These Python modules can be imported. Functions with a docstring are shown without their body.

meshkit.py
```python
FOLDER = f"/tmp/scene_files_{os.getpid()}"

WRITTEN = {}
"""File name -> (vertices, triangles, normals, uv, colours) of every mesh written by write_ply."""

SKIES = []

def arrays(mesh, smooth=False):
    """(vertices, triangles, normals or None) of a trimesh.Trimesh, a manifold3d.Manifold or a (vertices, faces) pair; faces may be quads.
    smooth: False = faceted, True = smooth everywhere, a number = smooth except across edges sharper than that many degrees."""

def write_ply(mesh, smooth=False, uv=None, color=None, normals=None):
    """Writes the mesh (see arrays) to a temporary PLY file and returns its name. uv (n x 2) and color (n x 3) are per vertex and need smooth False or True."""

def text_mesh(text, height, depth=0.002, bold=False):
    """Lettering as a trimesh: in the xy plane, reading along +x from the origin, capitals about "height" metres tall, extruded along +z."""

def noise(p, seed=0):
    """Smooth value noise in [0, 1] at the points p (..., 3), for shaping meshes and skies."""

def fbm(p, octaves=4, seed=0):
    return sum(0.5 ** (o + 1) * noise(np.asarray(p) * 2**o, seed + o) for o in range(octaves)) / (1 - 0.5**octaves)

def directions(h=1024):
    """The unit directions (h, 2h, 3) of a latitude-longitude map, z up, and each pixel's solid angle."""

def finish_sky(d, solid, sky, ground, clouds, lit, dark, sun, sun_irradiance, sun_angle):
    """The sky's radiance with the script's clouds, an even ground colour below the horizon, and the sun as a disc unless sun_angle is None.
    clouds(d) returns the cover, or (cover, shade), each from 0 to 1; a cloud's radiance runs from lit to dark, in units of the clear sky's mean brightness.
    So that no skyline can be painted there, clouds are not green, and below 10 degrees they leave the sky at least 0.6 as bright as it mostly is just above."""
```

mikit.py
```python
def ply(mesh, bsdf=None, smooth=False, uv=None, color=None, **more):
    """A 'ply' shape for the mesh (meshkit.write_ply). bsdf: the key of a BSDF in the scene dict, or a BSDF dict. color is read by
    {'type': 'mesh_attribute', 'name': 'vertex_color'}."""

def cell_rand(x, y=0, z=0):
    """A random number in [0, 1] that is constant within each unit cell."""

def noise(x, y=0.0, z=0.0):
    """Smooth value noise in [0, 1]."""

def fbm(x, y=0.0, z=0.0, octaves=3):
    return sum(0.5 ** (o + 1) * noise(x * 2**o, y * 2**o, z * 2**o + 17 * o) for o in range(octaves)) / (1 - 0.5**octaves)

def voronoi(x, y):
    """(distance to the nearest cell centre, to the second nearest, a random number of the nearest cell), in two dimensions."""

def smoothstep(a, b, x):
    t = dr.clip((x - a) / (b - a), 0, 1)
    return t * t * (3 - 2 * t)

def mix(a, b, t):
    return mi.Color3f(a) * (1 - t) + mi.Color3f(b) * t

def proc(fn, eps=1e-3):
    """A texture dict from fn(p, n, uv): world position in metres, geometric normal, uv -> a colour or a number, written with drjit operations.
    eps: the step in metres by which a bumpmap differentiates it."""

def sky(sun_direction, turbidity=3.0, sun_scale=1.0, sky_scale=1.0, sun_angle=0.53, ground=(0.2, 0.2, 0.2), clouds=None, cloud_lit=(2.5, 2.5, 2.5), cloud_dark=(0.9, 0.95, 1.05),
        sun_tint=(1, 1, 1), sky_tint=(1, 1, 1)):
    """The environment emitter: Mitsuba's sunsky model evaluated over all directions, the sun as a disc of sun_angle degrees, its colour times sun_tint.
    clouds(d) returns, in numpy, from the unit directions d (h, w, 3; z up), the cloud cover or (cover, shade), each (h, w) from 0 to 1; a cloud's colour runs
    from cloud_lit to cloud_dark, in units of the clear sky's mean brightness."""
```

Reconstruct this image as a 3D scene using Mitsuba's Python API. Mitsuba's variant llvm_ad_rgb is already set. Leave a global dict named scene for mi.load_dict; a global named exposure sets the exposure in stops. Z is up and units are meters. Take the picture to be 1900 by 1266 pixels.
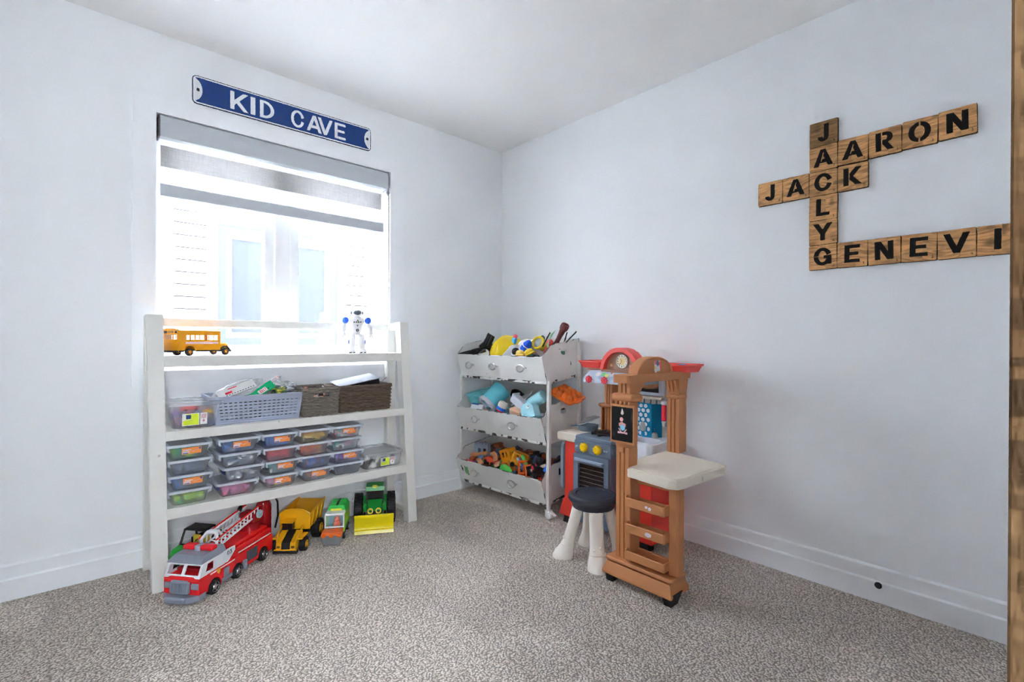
import math, random
import numpy as np, trimesh, drjit as dr, mitsuba as mi
import mikit, meshkit
from mikit import proc, noise, fbm, voronoi, smoothstep, mix
from shapely.geometry import Polygon, LineString, Point, box as sbox
from shapely.ops import unary_union
from shapely import affinity
import manifold3d as m3

T = mi.ScalarTransform4f
RNG = np.random.default_rng(7)
scene, labels = {}, {}

# ---------------------------------------------------------------- camera, sky, sun, added fill lamp, exposure
EYE = np.array([-2.3974, -2.7597, 1.0351])
YAW, PITCH, ROLL, FOC = math.radians(47.7476), math.radians(-0.0946), math.radians(0.3085), 904.487
_f = np.array([math.cos(YAW) * math.cos(PITCH), math.sin(YAW) * math.cos(PITCH), math.sin(PITCH)])
_r = np.array([math.sin(YAW), -math.cos(YAW), 0.0])
_u = np.cross(_r, _f)
_up = -_r * math.sin(ROLL) + _u * math.cos(ROLL)
scene['camera'] = {'type': 'perspective', 'fov': 2 * math.degrees(math.atan(950 / FOC)), 'fov_axis': 'x', 'near_clip': 0.01, 'far_clip': 200.0,
                   'to_world': T().look_at(origin=EYE.tolist(), target=(EYE + _f).tolist(), up=_up.tolist())}
scene['sky'] = mikit.sky((-0.62, -0.42, 0.66), turbidity=3.5, sun_scale=0.05, sky_scale=2.9, sun_angle=1.0, sun_tint=(0.69, 1.0, 1.38), ground=(0.3, 0.3, 0.28), sky_tint=(0.85, 1.0, 1.13),
                         clouds=lambda d: 0.55 + 0.3 * meshkit.fbm(d * 3.0, 3, 5), cloud_lit=(1.6, 1.6, 1.62), cloud_dark=(1.0, 1.02, 1.05))
HALL_FILL = 1.08  # strength of the fill light added in the hall
exposure = 6.18

# ---------------------------------------------------------------- mesh helpers
def tr(x=0, y=0, z=0):
    m = np.eye(4); m[:3, 3] = x, y, z; return m
def rot(deg, axis=(0, 0, 1)):
    return trimesh.transformations.rotation_matrix(math.radians(deg), axis)
def rx(d): return rot(d, (1, 0, 0))
def ry(d): return rot(d, (0, 1, 0))
def rz(d): return rot(d, (0, 0, 1))
def sc(x, y=None, z=None): return np.diag([x, y if y is not None else x, z if z is not None else x, 1.0])
def basis(o, ax, ay, az):
    m = np.eye(4); m[:3, 0], m[:3, 1], m[:3, 2], m[:3, 3] = ax, ay, az, o; return m
I4 = np.eye(4)
def xf(m, M):
    v = m.vertices @ M[:3, :3].T + M[:3, 3]
    f = m.faces if np.linalg.det(M[:3, :3]) > 0 else m.faces[:, ::-1]
    return trimesh.Trimesh(v, f, process=False)
def hull(p):
    h = trimesh.convex.convex_hull(np.asarray(p, float)); return trimesh.Trimesh(h.vertices, h.faces, process=False)
_BOXV = np.array([[x, y, z] for x in (-1, 1) for y in (-1, 1) for z in (-1, 1)], float)
_BOXF = np.array([[0, 1, 3], [0, 3, 2], [4, 6, 7], [4, 7, 5], [0, 4, 5], [0, 5, 1], [2, 3, 7], [2, 7, 6], [0, 2, 6], [0, 6, 4], [1, 5, 7], [1, 7, 3]])
def bx(x0, x1, y0, y1, z0, z1, b=0.0):
    x0, x1 = min(x0, x1), max(x0, x1); y0, y1 = min(y0, y1), max(y0, y1); z0, z1 = min(z0, z1), max(z0, z1)
    c, s = np.array([x0 + x1, y0 + y1, z0 + z1]) / 2, np.array([x1 - x0, y1 - y0, z1 - z0]) / 2
    b = min(b, 0.45 * 2 * s.min())
    if b <= 0: return trimesh.Trimesh(_BOXV * s + c, _BOXF, process=False)
    p = []
    for q in _BOXV:
        for k in range(3):
            e = s - b; e[k] = s[k]; p.append(c + q * e)
    return hull(p)
def cb(c, s, b=0.0): return bx(c[0] - s[0] / 2, c[0] + s[0] / 2, c[1] - s[1] / 2, c[1] + s[1] / 2, c[2] - s[2] / 2, c[2] + s[2] / 2, b)
def rb(c, s, r):
    s = np.array(s) / 2 - r; b = trimesh.creation.icosphere(subdivisions=1, radius=r).vertices
    return hull(np.vstack([b + np.array(c) + q * s for q in _BOXV]))
def cat(*ms):
    ms = [m for g in ms for m in (g if isinstance(g, (list, tuple)) else [g])]
    return trimesh.util.concatenate(ms)
def ex(poly, h, z0=0.0):
    gs = [g for g in getattr(poly, 'geoms', [poly]) if g.area > 1e-10]
    m = cat([trimesh.creation.extrude_polygon(g, h, engine='earcut') for g in gs]); m.apply_translation([0, 0, z0]); return m
XZ = np.array([[1, 0, 0, 0], [0, 0, -1, 0], [0, 1, 0, 0], [0, 0, 0, 1.0]])      # drawing (x, z), extruded towards -y
YZ = np.array([[0, 0, 1, 0], [1, 0, 0, 0], [0, 1, 0, 0], [0, 0, 0, 1.0]])       # drawing (y, z), extruded towards +x
def lathe(prof, n=24):
    return trimesh.creation.revolve(np.array(prof, float), sections=n)
def cyl(r, h, n=20, r2=None, b=0.0):
    r2 = r if r2 is None else r2
    p = [(0, 0), (r - b, 0), (r, b), (r2, h - b), (r2 - b, h), (0, h)] if b else [(0, 0), (r, 0), (r2, h), (0, h)]
    return lathe(p, n)
def cyl2(a, b, r, n=12, r2=None):
    a, b = np.asarray(a, float), np.asarray(b, float); d = b - a
    M = trimesh.geometry.align_vectors([0, 0, 1], d / np.linalg.norm(d)); M[:3, 3] = a
    return xf(cyl(r, np.linalg.norm(d), n, r2), M)
def ball(c, r, s=2):
    m = trimesh.creation.icosphere(subdivisions=s, radius=1.0)
    return xf(m, tr(*c) @ sc(*(r if np.ndim(r) else (r, r, r))))
def tube(pts, r, n=8, closed=False):
    P = np.asarray(pts, float); k = len(P); R = np.broadcast_to(np.asarray(r, float), (k,))
    if closed: t = np.roll(P, -1, 0) - np.roll(P, 1, 0)
    else: t = np.gradient(P, axis=0)
    t /= np.linalg.norm(t, axis=1, keepdims=True) + 1e-12
    a = np.array([0, 0, 1.0]) if abs(t[0][2]) < 0.9 else np.array([1.0, 0, 0])
    V = []
    for i in range(k):
        a = a - t[i] * (a @ t[i]); a /= np.linalg.norm(a) + 1e-12; b = np.cross(t[i], a)
        for j in range(n):
            q = 2 * math.pi * j / n; V.append(P[i] + R[i] * (math.cos(q) * a + math.sin(q) * b))
    F = []
    for i in range(k if closed else k - 1):
        for j in range(n):
            p, q, s, u = i * n + j, i * n + (j + 1) % n, ((i + 1) % k) * n + j, ((i + 1) % k) * n + (j + 1) % n
            F += [[p, q, u], [p, u, s]]
    if not closed:
        V += [P[0], P[-1]]; c0, c1 = k * n, k * n + 1
        for j in range(n):
            F += [[c0, (j + 1) % n, j], [c1, (k - 1) * n + j, (k - 1) * n + (j + 1) % n]]
    return trimesh.Trimesh(np.array(V), np.array(F), process=False)
def arc(c, r, a0, a1, n=12, ax=(1, 0, 0), ay=(0, 0, 1)):
    q = np.radians(np.linspace(a0, a1, n))[:, None]
    return np.asarray(c, float) + r * (np.cos(q) * np.asarray(ax, float) + np.sin(q) * np.asarray(ay, float))
def rrect(x0, x1, y0, y1, r, q=4):
    return sbox(x0 + r, y0 + r, x1 - r, y1 - r).buffer(r, quad_segs=q) if r > 0 else sbox(x0, y0, x1, y1)
def loft(loops, cap=True):
    """closed loops of equal length joined into one surface"""
    L = [np.asarray(l, float) for l in loops]; n = len(L[0]); V = np.vstack(L); F = []
    for i in range(len(L) - 1):
        for j in range(n):
            a, b = i * n + j, i * n + (j + 1) % n; F += [[a, b, b + n], [a, b + n, a + n]]
    if cap:
        V = np.vstack([V, L[0].mean(0), L[-1].mean(0)]); c0 = len(V) - 2
        for j in range(n):
            F += [[c0, (j + 1) % n, j], [c0 + 1, (len(L) - 1) * n + j, (len(L) - 1) * n + (j + 1) % n]]
    return trimesh.Trimesh(V, np.array(F), process=False)
def rloop(sx, sy, r, z, q=3, c=(0, 0)):
    """rounded rectangle loop of 4(q+1) points"""
    p = []
    for k, (ux, uy) in enumerate(((1, 1), (-1, 1), (-1, -1), (1, -1))):
        for i in range(q + 1):
            a = math.pi / 2 * (k + i / q); p.append([c[0] + ux * (sx / 2 - r) + r * math.cos(a), c[1] + uy * (sy / 2 - r) + r * math.sin(a), z])
    return p
def tubshell(levels, inner):
    """open tub: outer loops bottom to top, then inner loops top to bottom"""
    return loft([*levels, *inner], cap=True)
def strokes(lines, w, mx=True):
    return unary_union([LineString(l).buffer(w / 2, cap_style=2, join_style=2 if mx else 1) for l in lines])
def fix(m):
    m = trimesh.Trimesh(m.vertices, m.faces, process=True); return m

# ---------------------------------------------------------------- materials
def mat(key, d): scene[key] = d; return key
def vc(): return {'type': 'mesh_attribute', 'name': 'vertex_color'}
def two(b): return {'type': 'twosided', 'bsdf': b}
mat('m_plastic', two({'type': 'principled', 'base_color': vc(), 'roughness': 0.38, 'specular': 0.5}))
mat('m_gloss', two({'type': 'principled', 'base_color': vc(), 'roughness': 0.16, 'specular': 0.5}))
mat('m_matte', two({'type': 'principled', 'base_color': vc(), 'roughness': 0.85, 'specular': 0.2}))
mat('m_satin', two({'type': 'principled', 'base_color': vc(), 'roughness': 0.55, 'specular': 0.4}))
mat('m_metal', two({'type': 'principled', 'base_color': vc(), 'roughness': 0.25, 'metallic': 1.0}))
mat('m_fabric', two({'type': 'principled', 'base_color': vc(), 'roughness': 0.95, 'specular': 0.1, 'sheen': 0.4}))
mat('m_glass', {'type': 'thindielectric', 'int_ior': 1.5, 'ext_ior': 1.0})
mat('m_frost', {'type': 'blendbsdf', 'weight': 0.15, 'a': {'type': 'thindielectric', 'int_ior': 1.2},
                'b': two({'type': 'principled', 'base_color': vc(), 'roughness': 0.3, 'specular': 0.5})})
mat('m_clear', {'type': 'blendbsdf', 'weight': 0.06, 'a': {'type': 'thindielectric', 'int_ior': 1.25},
                'b': two({'type': 'principled', 'base_color': vc(), 'roughness': 0.2, 'specular': 0.5})})
mat('m_film', {'type': 'blendbsdf', 'weight': 0.40, 'a': {'type': 'thindielectric', 'int_ior': 1.3},
                'b': two({'type': 'principled', 'base_color': vc(), 'roughness': 0.2, 'specular': 0.6})})
def _wall(p, n, uv): return 0.6 * noise(p.x * 260, p.y * 260, p.z * 260) + 0.4 * noise(p.x * 90, p.y * 90, p.z * 90)
mat('m_wall', two({'type': 'bumpmap', 'arbitrary': proc(_wall, 2e-3), 'scale': 0.0004,
                   'bsdf': {'type': 'principled', 'base_color': {'type': 'rgb', 'value': (0.815, 0.835, 0.85)}, 'roughness': 0.6, 'specular': 0.25}}))
def _ceil(p, n, uv): return smoothstep(0.45, 0.7, fbm(p.x * 55, p.y * 55, 1.0, 3))
mat('m_ceil', two({'type': 'bumpmap', 'arbitrary': proc(_ceil, 3e-3), 'scale': 0.0012,
                   'bsdf': {'type': 'diffuse', 'reflectance': {'type': 'rgb', 'value': (0.82, 0.82, 0.81)}}}))
mat('m_trim', two({'type': 'principled', 'base_color': {'type': 'rgb', 'value': (0.83, 0.85, 0.87)}, 'roughness': 0.35, 'specular': 0.45}))
def _carpet(p, n, uv):
    a, b, c = voronoi(p.x * 150 + 2 * noise(p.x * 40, p.y * 40), p.y * 150)
    pile_shade = fbm(p.x * 2.3 + 0.8 * p.y, p.y * 1.6 - 0.5 * p.x, 3.0, 3)
    v = smoothstep(0.0, 0.75, a)
    col = mix((0.49, 0.425, 0.37), (0.8, 0.73, 0.655), smoothstep(0.05, 0.95, c))
    col = mix(col, mi.Color3f((0.185, 0.158, 0.133)), smoothstep(0.45, 0.9, v) * 0.8)  # tuft shading put into the colour: dark between tufts
    return col * (0.9 + 0.2 * smoothstep(0.42, 0.58, pile_shade))  # broad light and dark of the leaning pile, put into the colour
def _carpet_b(p, n, uv):
    a, b, c = voronoi(p.x * 150 + 2 * noise(p.x * 40, p.y * 40), p.y * 150)
    return 1 - a + 0.6 * c
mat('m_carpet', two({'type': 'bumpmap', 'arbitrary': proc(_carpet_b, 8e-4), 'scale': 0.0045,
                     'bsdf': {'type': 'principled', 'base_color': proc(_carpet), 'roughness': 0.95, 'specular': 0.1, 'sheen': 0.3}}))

# ---------------------------------------------------------------- naming
def key_for(base):
    if base not in scene and base not in labels: return base
    k = 1
    while f'{base}_{k:03d}' in scene or f'{base}_{k:03d}' in labels: k += 1
    return f'{base}_{k:03d}'
def put(key, mesh, m, col=None, smooth=35, **more):
    if np.ndim(col) == 2: smooth = False
    mesh = fix(mesh) if smooth else mesh
    if col is not None:
        if smooth and smooth is not True: mesh = trimesh.graph.smooth_shade(mesh, angle=math.radians(smooth), facet_minarea=None)
        c = np.asarray(col, float); c = np.tile(c, (len(mesh.vertices), 1)) if c.ndim == 1 else c
        scene[key] = mikit.ply(mesh, m, smooth=bool(smooth), color=c, **more)
    else:
        scene[key] = mikit.ply(mesh, m, smooth=smooth, **more)
    return key
def lab(key, label=None, category=None, group=None, kind=None):
    d = labels.setdefault(key, {})
    for a, b in (('label', label), ('category', category), ('group', group), ('kind', kind)):
        if b: d[a] = b
class Thing:
    """a thing made of parts; M places its own coordinates in the room"""
    def __init__(self, name, label, category, M=I4, group=None):
        self.key = key_for(name); self.M = M; lab(self.key, label, category, group)
    def part(self, name, mesh, m, col=None, smooth=35, label=None, under=None, kind=None):
        k = key_for((under or self.key) + '__' + name)
        put(k, xf(mesh, self.M), m, col, smooth)
        if label or kind: lab(k, label, kind=kind)
        return k
def single(name, label, category, mesh, m, col=None, smooth=35, group=None, kind=None):
    k = key_for(name); put(k, mesh, m, col, smooth); lab(k, label, category, group, kind); return k
def struct(name, mesh, m, col=None, smooth=False, label=None):
    k = key_for(name); put(k, mesh, m, col, smooth); lab(k, label, kind='structure') ; return k

# ================================================================ THE ROOM
H, WT = 2.44, 0.16
WX0, WX1, WZ0, WZ1 = -2.105, -0.925, 0.885, 2.07        # window opening
def wallxz(x0, x1, z0, z1, y0, th, holes=()):
    p = sbox(x0, z0, x1, z1)
    for h in holes: p = p.difference(sbox(*h))
    return xf(ex(p, th), tr(0, y0 + th, 0) @ XZ)
RX0, RY0 = -3.2, -2.80
DX0, DX1 = -2.86, -1.965
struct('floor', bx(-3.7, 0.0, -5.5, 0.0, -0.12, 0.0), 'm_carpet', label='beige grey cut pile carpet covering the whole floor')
struct('ceiling', bx(-3.7, 0.15, -5.5, WT, H, H + 0.2), 'm_ceil', label='white textured ceiling')
struct('wall_back', wallxz(RX0 - 0.15, 0.0, 0, H, 0, WT, [(WX0, WZ0, WX1, WZ1)]), 'm_wall', label='white wall with the window')
struct('wall_right', bx(0, 0.15, RY0 - 0.12, WT, 0, H), 'm_wall', label='white wall on the right with the letter tiles')
struct('wall_left', bx(RX0 - 0.15, RX0, RY0 - 0.12, 0, 0, H), 'm_wall')
struct('wall_front', wallxz(RX0 - 0.15, 0, 0, H, RY0 - 0.12, 0.12, [(DX0, 0, DX1, 2.06)]), 'm_wall')
struct('wall_hall', cat(bx(-3.7, -0.9, -5.5, -5.4, 0, H), bx(-3.7, -3.6, -5.4, RY0 - 0.12, 0, H), bx(-1.0, -0.9, -5.4, RY0 - 0.12, 0, H), bx(-3.7, -3.35, RY0 - 0.12, RY0 - 0.06, 0, H)), 'm_wall')
# exterior wall of this house beside the window, seen only by the daylight
struct('wall_outside', wallxz(-7, 5, -3.0, 2.7, WT, 0.02, [(WX0, WZ0, WX1, WZ1)]), 'm_trim')
def board_profile(): return [(0, 0), (0.019, 0), (0.019, 0.080), (0.011, 0.086), (0.011, 0.133), (0.004, 0.140), (0, 0.14)]
pb = Polygon(board_profile())
def baseboard(p0, p1, nrm):
    p0, p1, nrm = np.array(p0, float), np.array(p1, float), np.array(nrm, float); d = p1 - p0; L = np.linalg.norm(d)
    return xf(ex(pb, L), basis(p0, nrm, [0, 0, 1], d / L) if np.cross(nrm, [0, 0, 1]) @ (d / L) > 0 else basis(p1, nrm, [0, 0, 1], -d / L))
struct('baseboard_back', baseboard((RX0, 0, 0), (0, 0, 0), (0, -1, 0)), 'm_trim')
struct('baseboard_right', baseboard((0, RY0, 0), (0, -0.019, 0), (-1, 0, 0)), 'm_trim')
struct('baseboard_left', baseboard((RX0, RY0, 0), (RX0, -0.019, 0), (1, 0, 0)), 'm_trim')
struct('baseboard_front', cat(baseboard((RX0 + 0.02, RY0, 0), (DX0 - 0.06, RY0, 0), (0, 1, 0)), baseboard((DX1 + 0.02, RY0, 0), (-0.02, RY0, 0), (0, 1, 0))), 'm_trim')
# flat casing round the window, apron and sill
CS = (-2.192, -0.834, 0.808, 2.14)
cp = sbox(CS[0], CS[2], CS[1], CS[3]).difference(sbox(WX0, WZ0 - 0.01, WX1, WZ1))
struct('trim_1', xf(ex(cp, 0.012), XZ), 'm_trim', label='flat white casing round the window')
struct('trim_2', bx(WX0, WX1, -0.016, 0.075, WZ0 - 0.02, WZ0), 'm_trim', label='white window sill')
# window: vinyl frame, two sashes, meeting post, panes
def ring(x0, x1, z0, z1, w, y0, y1):
    return xf(ex(sbox(x0, z0, x1, z1).difference(sbox(x0 + w, z0 + w, x1 - w, z1 - w)), y1 - y0), tr(0, y1, 0) @ XZ)
mat('m_vinyl', two({'type': 'principled', 'base_color': {'type': 'rgb', 'value': (0.84, 0.85, 0.86)}, 'roughness': 0.3, 'specular': 0.5}))
lab('window_1', 'white vinyl casement window with two panes', kind='structure')
put('window_1__frame', ring(WX0, WX1, WZ0, WZ1, 0.034, 0.07, 0.15), 'm_vinyl', smooth=False)
put('window_1__mullion', bx(-1.572, -1.488, 0.075, 0.15, WZ0 + 0.034, WZ1 - 0.034, 0.004), 'm_vinyl', smooth=False)
for k, (a, b) in enumerate(((WX0 + 0.034, -1.572), (-1.488, WX1 - 0.034))):
    n = f'_{k:03d}' if k else ''
    put('window_1__sash' + n, ring(a, b, WZ0 + 0.034, WZ1 - 0.034, 0.046, 0.085, 0.14), 'm_vinyl', smooth=False)
    put('window_1__pane' + n, bx(a + 0.04, b - 0.04, 0.112, 0.1125, WZ0 + 0.074, WZ1 - 0.074), 'm_glass', smooth=False)
    put('window_1__crank' + n, cat(bx((a + b) / 2 - 0.05, (a + b) / 2 + 0.05, 0.06, 0.085, WZ0 + 0.004, WZ0 + 0.03, 0.006), cyl2(((a + b) / 2, 0.07, WZ0 + 0.03), ((a + b) / 2 + 0.06, 0.055, WZ0 + 0.035), 0.006)), 'm_vinyl')

# added globe lamp in the unseen hall, fill light through the open doorway
hp = Thing('hall_fill_lamp', 'added white globe lamp in the unseen hall, for fill light', 'added fill lamp')
scene[hp.key + '__globe'] = {'type': 'sphere', 'center': [-2.95, -4.7, 1.4], 'radius': 0.2, 'bsdf': {'type': 'ref', 'id': 'm_ceil'},
                             'emitter': {'type': 'area', 'radiance': {'type': 'rgb', 'value': [c * HALL_FILL for c in (0.93, 0.98, 1.05)]}}}
hp.part('pole', cyl2((-2.95, -4.7, .02), (-2.95, -4.7, 1.21), .012, 12), 'm_satin', (.1, .1, .1)); hp.part('base', xf(cyl(.14, .025, 28, b=.005), tr(-2.95, -4.7, 0)), 'm_satin', (.1, .1, .1))

# ================================================================ OUTSIDE: the neighbouring house
ND = 2.6
struct('ground_outside', bx(-12, 12, WT, 12, -3.2, -3.0), 'm_matte', (0.75, 0.76, 0.78))
NW = (-1.345, -0.185, 0.975, 2.135)
nh = Thing('neighbor_house', 'white lap sided house wall seen through the window, close outside', 'house')
nh.part('wall_core', xf(ex(sbox(-8, -3.0, 7, 2.8).difference(sbox(NW[0], NW[2], NW[1], NW[3])), 0.2), tr(0, ND + 0.22, 0) @ XZ), 'm_matte', (0.05, 0.05, 0.05), smooth=False)  # dark core colour stands in for the shade under the laps
LAP_SHADE = 0.010  # lap shadow line put into the shape: gap that bares the dark core
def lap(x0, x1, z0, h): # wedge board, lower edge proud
    return xf(ex(Polygon([(0, 0), (0.024, 0), (0.008, h - LAP_SHADE), (0, h - LAP_SHADE)]), x1 - x0), basis((x0, ND + 0.02, z0), (0, -1, 0), (0, 0, 1), (1, 0, 0)) if False else np.array([[0, 0, 1, x0], [-1, 0, 0, ND + 0.02], [0, 1, 0, z0], [0, 0, 0, 1.0]]))
SH = 0.1135; far = []
nh.part('eave', cat(bx(-8, 7, 2.3, ND + 0.02, 2.78, 2.80), bx(-8, 7, 2.3 - 0.02, 2.3, 2.78, 2.92)), 'm_satin', (0.75, 0.75, 0.75), smooth=False)
nh.part('roof', hull([(x, y, z) for x in (-8, 7) for y, z in ((2.3 - 0.03, 2.91), (2.3 - 0.03, 2.95), (7.0, 4.7), (7.0, 4.66))]), 'm_matte', (0.12, 0.12, 0.125), smooth=False)
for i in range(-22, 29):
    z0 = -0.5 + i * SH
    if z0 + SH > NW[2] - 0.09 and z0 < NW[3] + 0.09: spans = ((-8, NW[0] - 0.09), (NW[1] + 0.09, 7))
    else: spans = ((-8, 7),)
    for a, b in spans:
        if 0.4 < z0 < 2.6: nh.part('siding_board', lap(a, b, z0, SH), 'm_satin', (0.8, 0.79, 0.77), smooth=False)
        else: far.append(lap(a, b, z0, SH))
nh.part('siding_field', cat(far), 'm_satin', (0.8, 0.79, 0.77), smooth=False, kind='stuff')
nw = nh.part('window', cat(ring(NW[0], NW[1], NW[2], NW[3], 0.07, ND - 0.012, ND + 0.06), bx(-0.80, -0.73, ND + 0.0, ND + 0.06, NW[2], NW[3])), 'm_satin', (0.032, 0.037, 0.043), smooth=False, label='grey framed window of the house outside')
nh.part('casing', ring(NW[0] - 0.09, NW[1] + 0.09, NW[2] - 0.09, NW[3] + 0.09, 0.088, ND - 0.02, ND + 0.02), 'm_satin', (0.8, 0.8, 0.8), smooth=False)
for a, b in ((NW[0] + 0.07, -0.80), (-0.73, NW[1] - 0.07)):
    nh.part('pane', bx(a, b, ND + 0.04, ND + 0.045, NW[2] + 0.07, NW[3] - 0.07), 'm_gloss', (0.020, 0.024, 0.028), smooth=False, under=nw)
    nh.part('sash', ring(a, b, NW[2] + 0.07, NW[3] - 0.07, 0.05, ND + 0.015, ND + 0.04), 'm_satin', (0.75, 0.76, 0.78), smooth=False, under=nw)

# ================================================================ colours: sRGB as seen, divided by the light that falls there
def A(r, g, b, k=0.55):
    v = np.array([r, g, b], float) / 255; v = np.where(v <= 0.04045, v / 12.92, ((v + 0.055) / 1.055) ** 2.4) / k
    return tuple(np.maximum(v * min(1.0, 0.82 / v.max()), 0.004))
WHITE, BLACK, DARK = (0.78, 0.78, 0.78), (0.012, 0.012, 0.014), (0.03, 0.032, 0.036)
STEEL = (0.55, 0.56, 0.58)

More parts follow.
